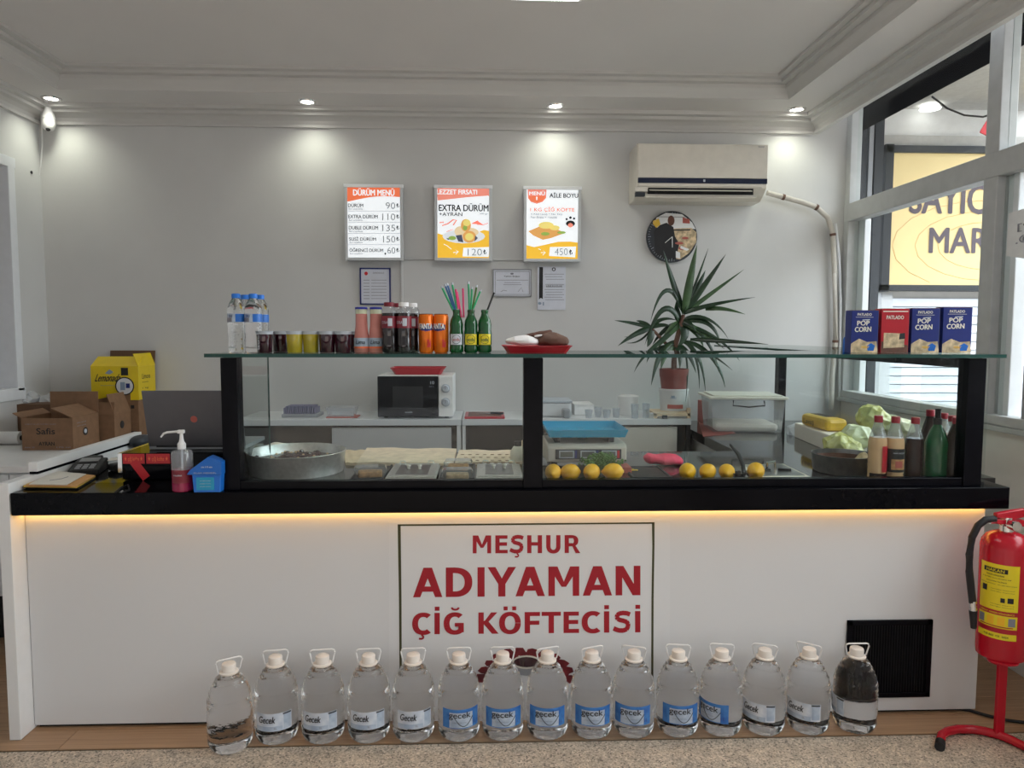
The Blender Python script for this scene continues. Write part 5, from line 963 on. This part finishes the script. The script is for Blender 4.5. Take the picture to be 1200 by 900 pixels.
# ================================================================== BACK CABINET ITEMS
CZ = BZ+.0005
def oncab(px, Y): return Vector((at(px, 485, Y).x, Y, CZ))
t = thing('cooling_rack_tray', 'grey ribbed plastic tray on the left cabinet', 'tray', oncab(351, 4.25)); w_ = .095
MB().bx(-w_-.01, w_+.01, 0, .16, 0, .02).build('tray_base', 'greyplastic', t, bevel=.004); 
for i in range(15): MB().bx(-w_+i*.0126, -w_+i*.0126+.006, .01, .14, .02, .065-.010*(i in (0, 14))).build('rib', 'purplegrey', t)
o = MB().bx(-.09, .09, 0, .12, 0, .006).build('paper_slips', 'pinkwrap', bevel=.001); o.location = oncab(400, 4.22); tag(o, 'flat slips of red and white paper under the glass dish', 'paper')
t = thing('glass_dish', 'clear glass dish left of the microwave', 'dish', oncab(399, 4.23)); t.location.z = CZ+.007
b = MB(); V = b.b.verts.new; rg = [[V((x*.085*s_, .06+y*.06*s_, z)) for x, y in ((-1, -1), (1, -1), (1, 1), (-1, 1))] for s_, z in ((.85, .0), (1, .05), (1.06, .052), (.98, .05), (.82, .004))]
for a, c in zip(rg, rg[1:]):
    for i in range(4): b.b.faces.new((a[i], a[(i+1) % 4], c[(i+1) % 4], c[i]))
b.b.faces.new(rg[0]); b.build('dish_body', 'petb', t)
# microwave
ma = at(443, 487, 4.20); mb_ = at(531, 440, 4.20); mw = thing('microwave', 'white microwave with black door and two dials on the back cabinet', 'microwave', (ma.x, 4.20, CZ)); mwW = mb_.x-ma.x; mwH = at(480, 440, 4.20).z-CZ
MB().bx(0, mwW, .012, .34, .010, mwH).build('housing', 'white', mw, bevel=.004)
MB().bx(0, mwW*.80, -.012, .012, .010, mwH-.004).build('door', 'slab', mw, bevel=.004); MB().bx(mwW*.805, mwW, -.008, .012, .010, mwH-.002).build('control_panel', 'white', mw, bevel=.004)
for z in (.70, .38):
    k_ = MB().lathe([(0, -.028), (.017, -.028), (.019, -.024), (.019, -.010), (.026, -.009), (.026, -.006)], (mwW*.90, 0, mwH*z), axis='Y').build('dial', 'frost', mw, smooth=True); MB().box((mwW*.90, -.030, mwH*z+.006), (.003, .003, .020)).build('dial_mark', 'greyink', k_)
MB().bx(mwW*.2, mwW*.6, -.0125, -.012, mwH*.25, mwH*.75).build('window', 'blackm', mw)
text('10', mwW*.70, mwH*.80, .022, .018, -.0128, 'frost', mw, .02); text('20 L', mwW*.68, mwH*.73, .03, .008, -.0128, 'greyink', mw, .02); text('arçelik', mwW*.36, mwH*.13, .045, .009, -.0128, 'frost', mw, .02)
for x in (.04, mwW-.04):
    for y in (.04, .30): MB().lathe([(0, 0), (.012, 0), (.012, .012), (0, .012)], (x, y, -.0)).build('foot', 'blackm', mw)
p = at(489, 439, 4.25); t = thing('red_serving_tray', 'dark red tray stored on top of the microwave', 'tray', (p.x, 4.36, CZ+mwH+.001)); tray(t, (at(521, 435, 4.3).x-at(457, 435, 4.3).x)/2, .11, .040, 'red')
# cutting board and knife
t = thing('cutting_board', 'dark red cutting board on the cabinet right of the microwave', 'cutting board', oncab(568, 4.16)); cw = (at(591, 488, 4.2).x-at(544, 488, 4.2).x)/2
MB().bx(-cw, cw, 0, .26, 0, .014).build('board', 'red', t, bevel=.004); MB().bx(-cw+.02, cw-.02, .02, .24, .014, .0148).build('board_face', 'brown', t)
o = MB().prism([(-.09, .0, 0), (0, .02, 0), (0, -.012, 0)], (0, 0, .002)).build('knife', 'steeld'); o.location = oncab(575, 4.28)+Vector((0, 0, .018)); o.rotation_euler = (0, 0, -.35); tag(o, 'small knife with dark handle lying on the red cutting board', 'knife')
MB().box((.038, .004, .004), (.08, .018, .012)).build('handle', 'blackm', o, bevel=.003)
# boxes and glassware on the right cabinet
o = MB().bx(-.09, .09, 0, .22, 0, .085).build('white_container', 'cab', bevel=.012); o.location = oncab(652, 4.25); tag(o, 'light grey lidded container right of the centre post', 'container'); MB().bx(-.094, .094, -.004, .224, .085, .098).build('lid', 'frost', o, bevel=.004)
o = MB().bx(0, .045, 0, .10, 0, .055).build('grey_container', 'greyplastic', bevel=.012); o.location = oncab(660, 4.17); tag(o, 'small grey tub in front of the light grey container', 'container')
o = MB().bx(-.055, .06, 0, .2, 0, .058).build('white_carton', 'white', bevel=.003); o.location = oncab(684, 4.33); tag(o, 'low white carton behind the drinking glasses', 'box'); MB().bx(-.057, .062, -.002, .202, .058, .066).build('lid', 'white', o)
MB_ = None
for i, (px, Y, hh_, lb) in enumerate(((690, 4.19, .05, 'low drinking glass, leftmost of the glasses on the cabinet'), (701, 4.24, .06, 'second drinking glass from the left on the cabinet'), (711, 4.19, .05, 'third drinking glass from the left on the cabinet'), (722, 4.22, .055, 'fourth drinking glass, in front of the white jar'), (744, 4.18, .085, 'taller drinking glass right of the white jar'), (757, 4.20, .085, 'tall drinking glass next to the flower pot stand'))):
    t = thing('drinking_glass', lb, 'glass', oncab(px, Y), 0, 'drinking glasses on the right cabinet'); MB().lathe([(0, 0), (.018, 0), (.024, hh_), (.0225, hh_), (.017, .006), (0, .006)], n=20).build('glass_body', 'petb', t, smooth=True)
o = MB().lathe([(0, 0), (.055, 0), (.060, .01), (.062, .105), (.064, .105), (.064, .115), (.05, .120), (0, .120)], n=32).build('white_tub', 'white', smooth=True); o.location = oncab(736, 4.36); tag(o, 'round white tub with lid behind the glasses', 'tub')
# plant stand, bucket, pot
st_ = thing('wooden_plant_stand', 'low wooden stand under the plant bucket', 'stand', oncab(788, 4.17)); sx = (at(808, 485, 4.17).x-at(765, 485, 4.17).x)/2
for y in (0, .20): MB().bx(-sx, sx, y, y+.02, .012, .030).build('rail', 'cream', st_, bevel=.002)
for i in range(4): MB().bx(-sx, sx, .03+i*.045, .055+i*.045, .030, .036).build('slat', 'cream', st_)
for x in (-sx+.01, sx-.01):
    for y in (.01, .21): MB().bx(x-.010, x+.010, y-.01, y+.01, 0, .060 if x > 0 else .03).build('leg', 'cream', st_, bevel=.002)
o = MB().box((0, 0, .010), (.03, .02, .020)).build('small_dark_object', 'ink', bevel=.003); o.location = oncab(779, 4.155); tag(o, 'small dark lump in front of the wooden plant stand', 'object')
by = 4.28; bk = thing('plastic_bucket', 'white plastic bucket with faded print holding the plant pot', 'bucket', (at(789, 480, by).x, by, CZ+.037)); hb_ = at(789, 455, by).z-bk.location.z; rB = .084
MB().lathe([(0, 0), (rB*.9, 0), (rB*.92, .004), (rB*1.0, hb_-.012), (rB*1.05, hb_-.010), (rB*1.05, hb_), (rB*.96, hb_), (rB*.86, .01), (0, .01)], n=40).build('bucket_wall', 'bucket', bk, smooth=True)
patch(rB*.975, -.5, -.05, hb_*.55, hb_*.8, 'frost', bk, 'print'); patch(rB*.98, -.42, -.16, hb_*.6, hb_*.74, 'steelblue', bk, 'print'); text('İçim süt', -.03, hb_*.36, .05, .012, -.004, 'greyink', bk, .02, bend=rB*.99); patch(rB*.955, -.7, .5, hb_*.12, hb_*.3, 'pinkwrap', bk, 'print')
MB().tube([(rB*1.02, 0, hb_-.01), (rB*1.06, -.03, hb_-.08), (rB*1.0, -.06, hb_*.2)], .002, 5).build('bucket_handle', 'white', bk)
pt = thing('plant_pot', 'brown-red plastic plant pot sitting in the white bucket', 'pot', (bk.location.x, by, bk.location.z+hb_*.55)); hp_ = at(789, 432, by).z-pt.location.z
MB().lathe([(0, 0), (rB*.80, 0), (rB*.90, hp_*.45), (rB*.97, hp_*.72), (rB*1.0, hp_*.74), (rB*1.03, hp_), (rB*.97, hp_), (rB*.93, hp_*.8), (0, hp_*.8)], n=40).build('pot_wall', 'pot', pt, smooth=True)
MB().lathe([(0, hp_*.86), (rB*.93, hp_*.84), (rB*.93, hp_*.80), (0, hp_*.80)]).build('soil', 'brown', pt, smooth=True)
# yucca
PZ = pt.location.z+hp_*.86; yu = thing('yucca_plant', 'yucca plant with long dark green sword leaves in front of the wall', 'plant', (pt.location.x, by, PZ)); YL = yu.location.copy()
def zp(x, y, Y=by): return at(720+x/4.5, 280+y/4.5, Y)-YL
MB().tube([(0, 0, -.01), zp(315, 640), zp(322, 560), zp(345, 470), zp(365, 400)], [.018, .016, .016, .014, .010], 10).build('stem', 'stem', yu, smooth=True)
MB().tube([zp(318, 600), zp(260, 540), zp(200, 475)], [.012, .010, .008], 8).build('branch', 'stem', yu, smooth=True)
def leaf(pts, wd, dy, m='leaf'):
    """pts: base ... tip in zoomed plant coordinates, dy: depth travel of the tip"""
    P = []; n = 12; q = [Vector(p_) for p_ in pts]; m_ = len(q)-1
    if len(q) == 2: ctrl = [q[0], (q[0]+q[1])/2, q[1]]
    else: ctrl = q
    for i in range(n+1):
        t_ = i/n
        if len(ctrl) == 3: v = ctrl[0]*(1-t_)**2+ctrl[1]*2*t_*(1-t_)+ctrl[2]*t_*t_
        else: v = ctrl[0]*(1-t_)**3+ctrl[1]*3*t_*(1-t_)**2+ctrl[2]*3*t_*t_*(1-t_)+ctrl[3]*t_**3
        P.append(zp(v[0], v[1], by+dy*t_))
    wd = wd*1.2; b = MB(); V = b.b.verts.new; A = []; prev = None
    for i, p_ in enumerate(P):
        t_ = i/n; d = (P[min(n, i+1)]-P[max(0, i-1)]).normalized(); s_ = d.cross(Vector((.15, -1, .25))).normalized(); ww = wd*(math.sin(min(1, t_*2.2+.30)*PI/2))*(1-t_**2.4)*.5+.0004; nn = s_.cross(d)
        A.append((V(p_-s_*ww+nn*ww*.35), V(p_), V(p_+s_*ww+nn*ww*.35)))
    for a, c in zip(A, A[1:]):
        b.b.faces.new((a[0], a[1], c[1], c[0])); b.b.faces.new((a[1], a[2], c[2], c[1]))
    o = b.build('leaf', m, yu, smooth=True, sharp=80); sd = o.modifiers.new('thick', 'SOLIDIFY'); sd.thickness = .0012
A_ = (365, 395); B_ = (345, 440); C_ = (195, 470)
for pts, wd, dy, m in [((A_, (300, 230), (258, 60)), .034, -.05, 'leaf'), ((A_, (395, 200), (436, 30)), .046, -.08, 'leafl'), ((A_, (440, 210), (495, 50)), .014, .05, 'leaf'), ((A_, (440, 260), (480, 165)), .036, .08, 'leaf'), ((A_, (470, 250), (588, 80)), .034, -.04, 'leaf'),
        ((A_, (480, 310), (685, 160)), .024, .06, 'leafl'), ((A_, (450, 350), (745, 307)), .024, -.08, 'leaf'), (((480, 372), (560, 355), (690, 398)), .024, -.1, 'leafl'), ((A_, (270, 130), (190, 435)), .026, -.10, 'leaf'), ((B_, (255, 250), (160, 560)), .032, -.08, 'leaf'),
        ((A_, (340, 300), (290, 285)), .024, -.02, 'leaf'), ((B_, (320, 400), (330, 320)), .040, .05, 'leaf'), ((B_, (420, 380), (530, 410), (600, 525)), .020, -.06, 'leaf'), ((B_, (520, 390), (560, 560)), .030, -.05, 'leaf'), ((B_, (430, 470), (500, 520)), .030, .04, 'leaf'),
        (((400, 530), (520, 535), (620, 540), (812, 556)), .026, -.25, 'leaf'), ((C_, (90, 440), (0, 430)), .020, -.05, 'leaf'), ((C_, (150, 435), (115, 431)), .022, .03, 'leaf'), ((C_, (110, 490), (18, 565)), .030, -.1, 'leaf'), ((C_, (120, 520), (50, 517)), .010, 0, 'leaf'),
        ((C_, (140, 560), (60, 548)), .010, .02, 'leaf'), ((C_, (190, 540), (172, 570)), .036, -.04, 'leaf'), ((C_, (240, 400), (330, 430)), .020, 0, 'leaf'), ((C_, (260, 440), (310, 470)), .022, 0, 'leaf'), ((B_, (240, 560), (150, 590), (103, 705)), .024, -.12, 'leaf'),
        (((320, 540), (240, 580), (220, 640), (194, 772)), .034, -.15, 'leaf'), (((300, 560), (180, 580), (170, 655)), .020, -.1, 'leaf'), (((320, 560), (260, 580), (245, 690)), .040, -.1, 'leafl'), (((325, 560), (350, 600), (345, 684)), .034, -.1, 'leaf'), (((340, 560), (400, 600), (430, 705)), .028, -.1, 'leaf'),
        (((350, 540), (440, 560), (470, 680), (480, 802)), .020, -.14, 'leaf'), (((360, 540), (450, 580), (448, 790)), .018, -.08, 'leaf'), (((370, 540), (480, 560), (560, 660), (584, 782)), .026, -.16, 'leaf'), (((380, 540), (500, 590), (622, 692)), .016, -.12, 'leaf'), (((360, 560), (400, 640), (376, 858)), .010, -.12, 'leaf'),
        ((B_, (430, 460), (580, 580)), .028, -.05, 'leafl'), ((B_, (560, 500), (660, 642)), .018, -.1, 'leaf'), ((B_, (480, 480), (530, 600), (550, 705)), .022, -.1, 'leaf'), ((B_, (250, 470), (200, 560)), .026, .06, 'leaf'), ((B_, (290, 480), (230, 575)), .044, -.04, 'leafl'),
        ((B_, (400, 500), (330, 575)), .050, -.05, 'leaf'), ((B_, (440, 470), (470, 575)), .040, .05, 'leafl'), ((B_, (400, 430), (430, 490)), .030, -.08, 'leaf')]:
    leaf(pts, wd, dy*.7, m)
# ================================================================== LEFT SIDE
lc = thing('left_cabinet', 'long white cabinet along the left wall carrying the boxes', 'cabinet', (XL+.002, 3.41, 0)); lw_ = .99
MB().bx(0, lw_, 0, 1.185, .81, .84).build('worktop', 'panel_side', lc, bevel=.002); MB().bx(.01, lw_-.01, .015, 1.18, .22, .81).build('body', 'cab', lc); MB().bx(.02, lw_-.02, .06, 1.17, 0, .22).build('plinth', 'blackm', lc)
for i in range(2): MB().bx(.014+i*.48, .49+i*.48, .0, .015, .225, .80).build('door', 'cab', lc, bevel=.001)
LZ = .8405
# white raised strip on the side panel
rs = thing('raised_counter_edge', 'white board with black underside along the left end of the counter', 'board', (-1.70, 2.731, .9355))
MB().bx(0, .035, 0, .82, .010, .046).build('white_board', 'panel_side', rs, bevel=.002); MB().bx(.003, .033, .003, .80, 0, .010).build('black_base', 'slab', rs)
def carton(loc, rz, W_, D_, Hh, name, mo, lb, flaps, group=None):
    t = thing(name, lb, 'box', loc, rz, group); e = .004
    b = MB(); b.bx(-W_/2, W_/2, 0, e, 0, Hh); b.bx(-W_/2, W_/2, D_-e, D_, 0, Hh); b.bx(-W_/2, -W_/2+e, e, D_-e, 0, Hh); b.bx(W_/2-e, W_/2, e, D_-e, 0, Hh); b.bx(-W_/2+e, W_/2-e, e, D_-e, 0, e); b.build('box_body', mo, t)
    for side, ang, ln in flaps:   # ang 0 = closed horizontal inward, 90 up, 180 outward
        a_ = math.radians(ang); c, s_ = math.cos(a_)*ln, math.sin(a_)*ln
        if side == 'f': q = [(-W_/2, 0, Hh), (W_/2, 0, Hh), (W_/2, c, Hh+s_), (-W_/2, c, Hh+s_)]
        if side == 'b': q = [(-W_/2, D_, Hh), (W_/2, D_, Hh), (W_/2, D_-c, Hh+s_), (-W_/2, D_-c, Hh+s_)]
        if side == 'l': q = [(-W_/2, 0, Hh), (-W_/2, D_, Hh), (-W_/2+c, D_, Hh+s_), (-W_/2+c, 0, Hh+s_)]
        if side == 'r': q = [(W_/2, 0, Hh), (W_/2, D_, Hh), (W_/2-c, D_, Hh+s_), (W_/2-c, 0, Hh+s_)]
        q = [Vector(v) for v in q]; nrm = (q[1]-q[0]).cross(q[2]-q[0]).normalized()*.003
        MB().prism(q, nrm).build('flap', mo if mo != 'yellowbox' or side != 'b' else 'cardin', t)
    return t
# brown box with lettering
sa = at(68, 527, 3.87); t = carton((at(65, 527, 3.87).x, 3.87, LZ), 0, at(85, 500, 3.87).x-at(25, 500, 3.87).x, .26, at(60, 489, 3.87).z-LZ-.005, 'brown_box', 'card', 'open brown cardboard box with green lettering nearest the counter edge', [('b', 92, .12), ('r', 25, .12), ('l', 150, .05)])
t.location.x = (at(85, 500, 3.87).x+at(25, 500, 3.87).x)/2; hw = (at(85, 500, 3.87).x-at(25, 500, 3.87).x)/2
text('Safis', -.055, .085, .095, .032, -.001, 'ink', t, .03); text('AYRAN', -.045, .025, .08, .020, -.001, 'ink', t, .04); text('yoğurt ve süt ürünleri sanayi', -hw*.85, .135, hw*1.2, .008, -.001, 'greyink', t, .01); text('Adet 20', -hw*.9, .012, .05, .008, -.001, 'greyink', t, .01); text('170 ml', hw*.35, .012, .07, .008, -.001, 'greyink', t, .01)
for z_ in (.135, .118): o = text('sütlü içecek', 0, 0, .09, .008, 0, 'greyink', t, .01); o.location = (hw+.001, .04, z_); o.rotation_euler = (0, 0, PI/2)
o = MB().lathe([(0, 0), (.022, 0), (.022, .002), (0, .002)], axis='X').build('hand_hole', 'ink', t); o.location = (hw, .12, .085); o = MB().lathe([(0, 0), (.012, 0), (.012, .004), (0, .004)], axis='X').build('foil_plug', 'frost', t); o.location = (hw+.001, .115, .087)
t = carton((at(134, 508, 4.14).x-.15, 4.145, LZ), .0, .30, .19, at(100, 486, 4.14).z-LZ, 'brown_box', 'card', 'open brown cardboard box with hand hole behind the lettered one', [('b', 95, .10), ('f', 80, .07), ('r', 70, .12)])
o = MB().lathe([(0, 0), (.022, 0), (.022, .002), (0, .002)], axis='X', sy=1).build('hand_hole', 'ink', t); o.location = (.15, .085, .09)
yw = (at(162, 450, 4.34).x-at(107, 450, 4.34).x); yc_ = (at(162, 450, 4.34).x+at(107, 450, 4.34).x)/2
yb_ = thing('brown_box', 'closed brown cardboard box under the yellow box', 'box', (yc_, 4.345, LZ), .02)
bh_ = at(160, 469, 4.34).z-LZ; MB().bx(-yw/2+.02, yw/2-.006, 0, .20, 0, bh_).build('box_body', 'card', yb_, bevel=.002)
text('blu', .01, .10, .06, .05, -.0015, 'ink', yb_, .03); MB().bx(-.03, yw/2-.02, -.0012, 0, .015, .035).build('print', 'ink', yb_); MB().bx(.085, .105, -.0012, 0, bh_-.05, bh_-.03).build('print', 'ink', yb_)
yy_ = carton((yc_, 4.34, LZ+bh_+.001), .02, yw, .23, at(160, 430, 4.34).z-LZ-bh_, 'yellow_box', 'yellowbox', 'bright yellow open drinks box with lemonade lettering on the brown box', [('f', 30, .11), ('b', 100, .09), ('r', 70, .08)])
Hy = at(160, 430, 4.34).z-LZ-bh_
text('Lemonada', -yw*.42, Hy*.56, yw*.52, Hy*.22, -.0012, 'ink', yy_, .02, slant=.4); text('limonata aromalı içecek tozu', -yw*.30, Hy*.42, yw*.40, Hy*.04, -.0012, 'greyink', yy_, .01); MB().bx(yw*.14, yw*.29, -.001, 0, Hy*.74, Hy*.97).build('label_print', 'ink', yy_); MB().bx(yw*.13, yw*.27, -.001, 0, Hy*.02, Hy*.10).build('label_print', 'ink', yy_)
MB().lathe([(0, -.002), (yw*.2, -.002), (yw*.2, -.001)], (yw*.21, 0, Hy*.42), axis='Y', n=32).build('print_ring', 'ink', yy_); MB().lathe([(0, -.003), (yw*.175, -.003), (yw*.175, -.002)], (yw*.21, 0, Hy*.42), axis='Y', n=32).build('print_disc', 'bucket', yy_)
MB().bx(yw*.12, yw*.22, -.004, -.003, Hy*.30, Hy*.54).build('print_jug', 'steelblue', yy_); MB().bx(yw*.24, yw*.32, -.004, -.003, Hy*.36, Hy*.50).build('print_glass', 'navy', yy_); MB().prism([(-yw*.2, -.0012, Hy*.80), (-yw*.1, -.0012, Hy*.92), (-yw*.02, -.0012, Hy*.84), (-yw*.10, -.0012, Hy*.77)], (0, .001, 0)).build('print_lemons', 'steelblue', yy_)
for z_, s_, hh2 in ((.62, 'Limona', .03), (.50, 'limonata', .008), (.30, '1 kg', .012), (.18, 'Adet', .010)): o = text(s_, 0, 0, .11 if hh2 > .02 else .08, hh2, 0, 'ink', yy_, .02); o.location = (yw/2+.0005, .05, Hy*z_); o.rotation_euler = (0, 0, PI/2)
# plastic bags behind, rolls
lump([(14, 482), (16, 462), (26, 455), (38, 458), (42, 470), (40, 482)], 4.40, 'plastic_bag', 'film', 'crumpled clear plastic bag behind the brown boxes, left', 'bag', LZ, .16, jit=.012, crumple=.04)
lump([(38, 482), (44, 466), (56, 464), (70, 462), (80, 468), (78, 482)], 4.47, 'plastic_bag', 'film', 'crumpled pale plastic bag at the wall behind the brown boxes', 'bag', LZ, .12, jit=.010, crumple=.03)
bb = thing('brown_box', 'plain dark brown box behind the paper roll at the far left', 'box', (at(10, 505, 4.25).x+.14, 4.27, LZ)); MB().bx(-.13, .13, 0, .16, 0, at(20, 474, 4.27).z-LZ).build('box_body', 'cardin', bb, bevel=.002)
t = thing('paper_roll', 'white paper roll lying at the far left end of the cabinet', 'roll', onz(-6, 522, LZ)); MB().lathe([(0, -.12), (.034, -.12), (.036, -.118), (.036, .118), (.034, .12), (0, .12)], (0, .036, .036), axis='X', n=28).build('paper', 'white', t, smooth=True); MB().lathe([(.014, .1205), (.014, .1202), (0, .1203)], (0, .036, .036), axis='X').build('core_hole', 'ink', t)
o = MB().lathe([(0, 0), (.04, 0), (.038, .10), (.030, .17), (.022, .19), (0, .19)], n=20).build('paper_cup_stack', 'lid', smooth=True); o.location = onz(2, 505, LZ); tag(o, 'stack of white paper cups standing at the far left edge', 'cups')
lump([(154, 521), (155, 512), (160, 510), (174, 509), (174, 524), (160, 525)], 3.47, 'dark_lump', 'darkgrey', 'dark lump made up for an unidentified dark area between the white counter edge and the laptop', 'bag', FZ, .12, jit=.003)  # lump made up to fill an unidentified dark area
# cash drawer with red strip
ca = at(144, 576, 2.76); cdw = thing('cash_drawer', 'glossy black cash drawer with red printed strips under the laptop', 'cash drawer', (at(144, 570, 2.78).x, 2.78, WZ)); cW = at(276, 570, 2.78).x-cdw.location.x; cH = at(200, 531, 2.78).z-WZ
MB().bx(0, cW, 0, .36, .004, cH).build('drawer_body', 'slab', cdw, bevel=.003); MB().bx(-.016, 0, 0, .30, .03, cH).build('metal_side', 'chrome', cdw); MB().bx(.01, cW-.01, -.003, 0, .01, cH*.55).build('drawer_front', 'slab', cdw, bevel=.002)
for x in (.02, cW-.02):
    for y in (.03, .33): MB().bx(x-.01, x+.01, y-.01, y+.01, 0, .004).build('foot', 'blackm', cdw)
for (a0, a1) in ((.004, .085), (.092, .18)): s_ = MB().bx(a0, a1, -.0022, -.0005, cH*.62, cH*.98).build('red_strip', 'redbright', cdw); text('★ çiğ köfte ★', a0+.006, cH*.68, a1-a0-.012, cH*.22, -.003, 'orange_ink', cdw, .01)
MB().box((.068, -.0045, cH*.40), (.032, .001, .080), ry=-.62).build('red_strip', 'redbright', cdw)
# laptop
lp = thing('laptop', 'dark grey open laptop seen from behind on the cash drawer', 'laptop', (at(230, 525, 2.9).x, 2.86, WZ+cH+.001), 0); l0 = at(176, 525, 2.87).x-lp.location.x; l1 = at(289, 525, 2.87).x-lp.location.x; lh = at(230, 457, 2.84).z-lp.location.z
MB().bx(l0, l1, .0, .25, 0, .016).build('base', 'greyplastic', lp, bevel=.003); b = MB(); b.prism([(l0, -.002, .012), (l0+.0, -.05, lh), (l0, -.044, lh), (l0, .006, .012)], (l1-l0, 0, 0)); b.build('screen_lid', 'laptop', lp, bevel=.004)
MB().box(((l0+l1)/2, .003, .014), (l1-l0-.06, .012, .010)).build('hinge', 'blackm', lp)
lz = lh*.50; o = MB().lathe([(0, -.001), (.013, -.001), (.013, 0)], axis='Y', n=24).build('logo', 'pinkwrap', lp); o.location = ((l0+l1)/2-.0, -.026, lh*.52); o.rotation_euler = (.17, 0, 0)
# hand sanitiser
p = onz(210, 577, WZ); hs = thing('sanitiser_bottle', 'clear pump bottle of pink liquid on the black counter', 'pump bottle', (p.x, p.y+.033, WZ)); k = (at(210, 500, hs.location.y).z-WZ)/.235
MB().lathe([(0, .001), (.033, 0), (.036, .004), (.036, .078)], n=32).lathe([(.036, .078), (0, .078)], n=32).build('pink_liquid', 'sanit', hs, smooth=True); MB().lathe([(.0362, .078), (.0362, .132), (.033, .142), (.016, .150), (.013, .152)], n=32).build('bottle_body', 'petb', hs, smooth=True)
patch(.0366, -.75, 1.0, .032, .078, 'darkredcap', hs); text('el dezenfektan', -.018, .058, .03, .006, .0012, 'frost', hs, .02, bend=.037)
pu = MB().lathe([(.014, .148), (.0145, .168), (.009, .176), (.007, .186), (.0055, .206), (0, .206)], n=20).build('pump', 'white', hs, smooth=True); MB().bx(-.013, .011, -.008, .008, .205, .218).build('pump_head', 'white', pu, bevel=.003)
MB().tube([(-.012, 0, .212), (-.05, 0, .209), (-.062, 0, .205), (-.072, 0, .192)], [.0042, .004, .0036, .003], 8).build('spout', 'white', pu, smooth=True); MB().tube([(0, 0, .15), (0, 0, .01)], .004, 8).build('dip_tube', 'frost', hs)
for o in (): pass
# blue sweets carton
p = onz(243, 577, WZ); bc = thing('blue_wet_wipe_pack', 'blue house-shaped carton beside the pump bottle', 'box', (p.x, p.y, WZ)); s_ = at(262, 570, p.y).x-at(224, 570, p.y).x; hB = at(243, 543, p.y).z-WZ
MB().prism([(-s_*.42, 0, 0), (s_*.40, 0, 0), (s_*.44, 0, hB*.62), (-s_*.46, 0, hB*.62)], (0, .06, 0)).build('carton', 'bluecap', bc, bevel=.002); MB().prism([(-s_*.60, -.006, hB*.62), (s_*.46, -.006, hB*.60), (s_*.46, 0, hB*1.05), (s_*.05, 0, hB*1.22), (-s_*.5, -.006, hB*.78)], (0, .05, 0)).build('flap', 'blue', bc, bevel=.001)
MB().bx(-s_*.33, s_*.22, -.0012, 0, hB*.08, hB*.52).build('label', 'trayblue', bc); text('ISLAK MENDİL', -s_*.38, hB*.66, s_*.7, .006, -.0075, 'frost', bc, .02); text('aile', -s_*.15, hB*.86, s_*.35, .006, -.0075, 'frost', bc, .02)
for i in range(3): text('yumuşak ve temiz', -s_*.22, hB*(.18+.1*i), s_*.34, .0045, -.002, 'frost', bc, .01)
# papers and card terminal
b0_ = onz(75, 568, WZ)
flat("manila", (.62, .33, .12), .7)
pb = sheet([(27, 572), (92, 573), (112, 561), (60, 556)], .004, 'order_pad', 'ink', 'black folder under the papers at the left end of the counter', 'folder', wav=.0003)
sheet([(27, 571), (90, 572), (112, 559), (62, 555)], .004, 'envelope_stack', 'card', 'brown envelopes on the black folder', 'envelope', z=WZ+.006, wav=.0006).data.materials[0] = M['yellowpack']
M['yellowpack2'] = mat('manila_paper', (.62, .33, .12), .7, noise=.05); bpy.context.view_layer.update()
sheet([(30, 570), (90, 570.5), (112, 558), (64, 554)], .003, 'envelope_stack', 'yellowpack2', 'topmost manila envelope of the papers on the counter', 'envelope', z=WZ+.012, wav=.0006)
nt_ = sheet([(34, 568), (78, 568.5), (101, 556), (64, 552.5)], .002, 'note_paper', 'lid', 'white handwritten note on top of the envelopes', 'paper', z=WZ+.018, wav=.0004)
b = MB(); Ln = nt_.location; b.tube([onz(58, 563, WZ+.0235)-Ln, onz(72, 561, WZ+.0235)-Ln, onz(80, 558.5, WZ+.0235)-Ln], .0009, 4); b.build('pen_line', 'greyink', nt_)
pos = thing('card_terminal', 'black card payment terminal beside the papers on the counter', 'card terminal', onz(98, 557, WZ), .25)
MB().prism([(-.055, -.01, 0), (-.055, -.01, .022), (-.055, .09, .040), (-.055, .15, .045), (-.055, .15, 0)], (.11, 0, 0)).build('housing', 'blackm', pos, bevel=.005); MB().box((0, .10, .044), (.07, .05, .004), rx=.15).build('screen', 'steeld', pos)
for i in range(9): MB().box((-.025+(i % 3)*.025, .012+(i//3)*.018, .026+(i//3)*.0032), (.018, .011, .004), rx=.17).build('key', 'greyplastic', pos)
MB().box((.0, .16, .035), (.06, .05, .03)).build('receipt_roll', 'blackm', pos, bevel=.006)
t = thing('barcode_reader', 'black hand-held device with a curled paper receipt near the drawer', 'handset', onz(133, 552, WZ), -.5); MB().box((0, .05, .015), (.05, .12, .03)).build('body', 'blackm', t, bevel=.008); MB().prism([(-.07, .02, .032), (.02, .09, .04), (.0, .14, .046), (-.10, .06, .036)], (0, 0, .001)).build('receipt', 'lid', t)
o = MB().tube([onz(135, 577, WZ+.004), onz(142, 571, WZ+.004), onz(150, 568, WZ+.004), onz(152, 574, WZ+.004), onz(144, 577, WZ+.004)], .003, 6).build('pen_cord', 'blackm', smooth=True); tag(o, 'short black cord loop on the counter in front of the drawer', 'cord')
o = MB().tube([at(171, 531, 3.0), at(170, 526, 3.0), at(174, 522, 3.0), at(180, 524, 3.0), at(181, 530, 3.0)], .0035, 6).build('cable_loop', 'blackm', smooth=True); tag(o, 'small black cable loop at the left hinge of the laptop', 'cable')
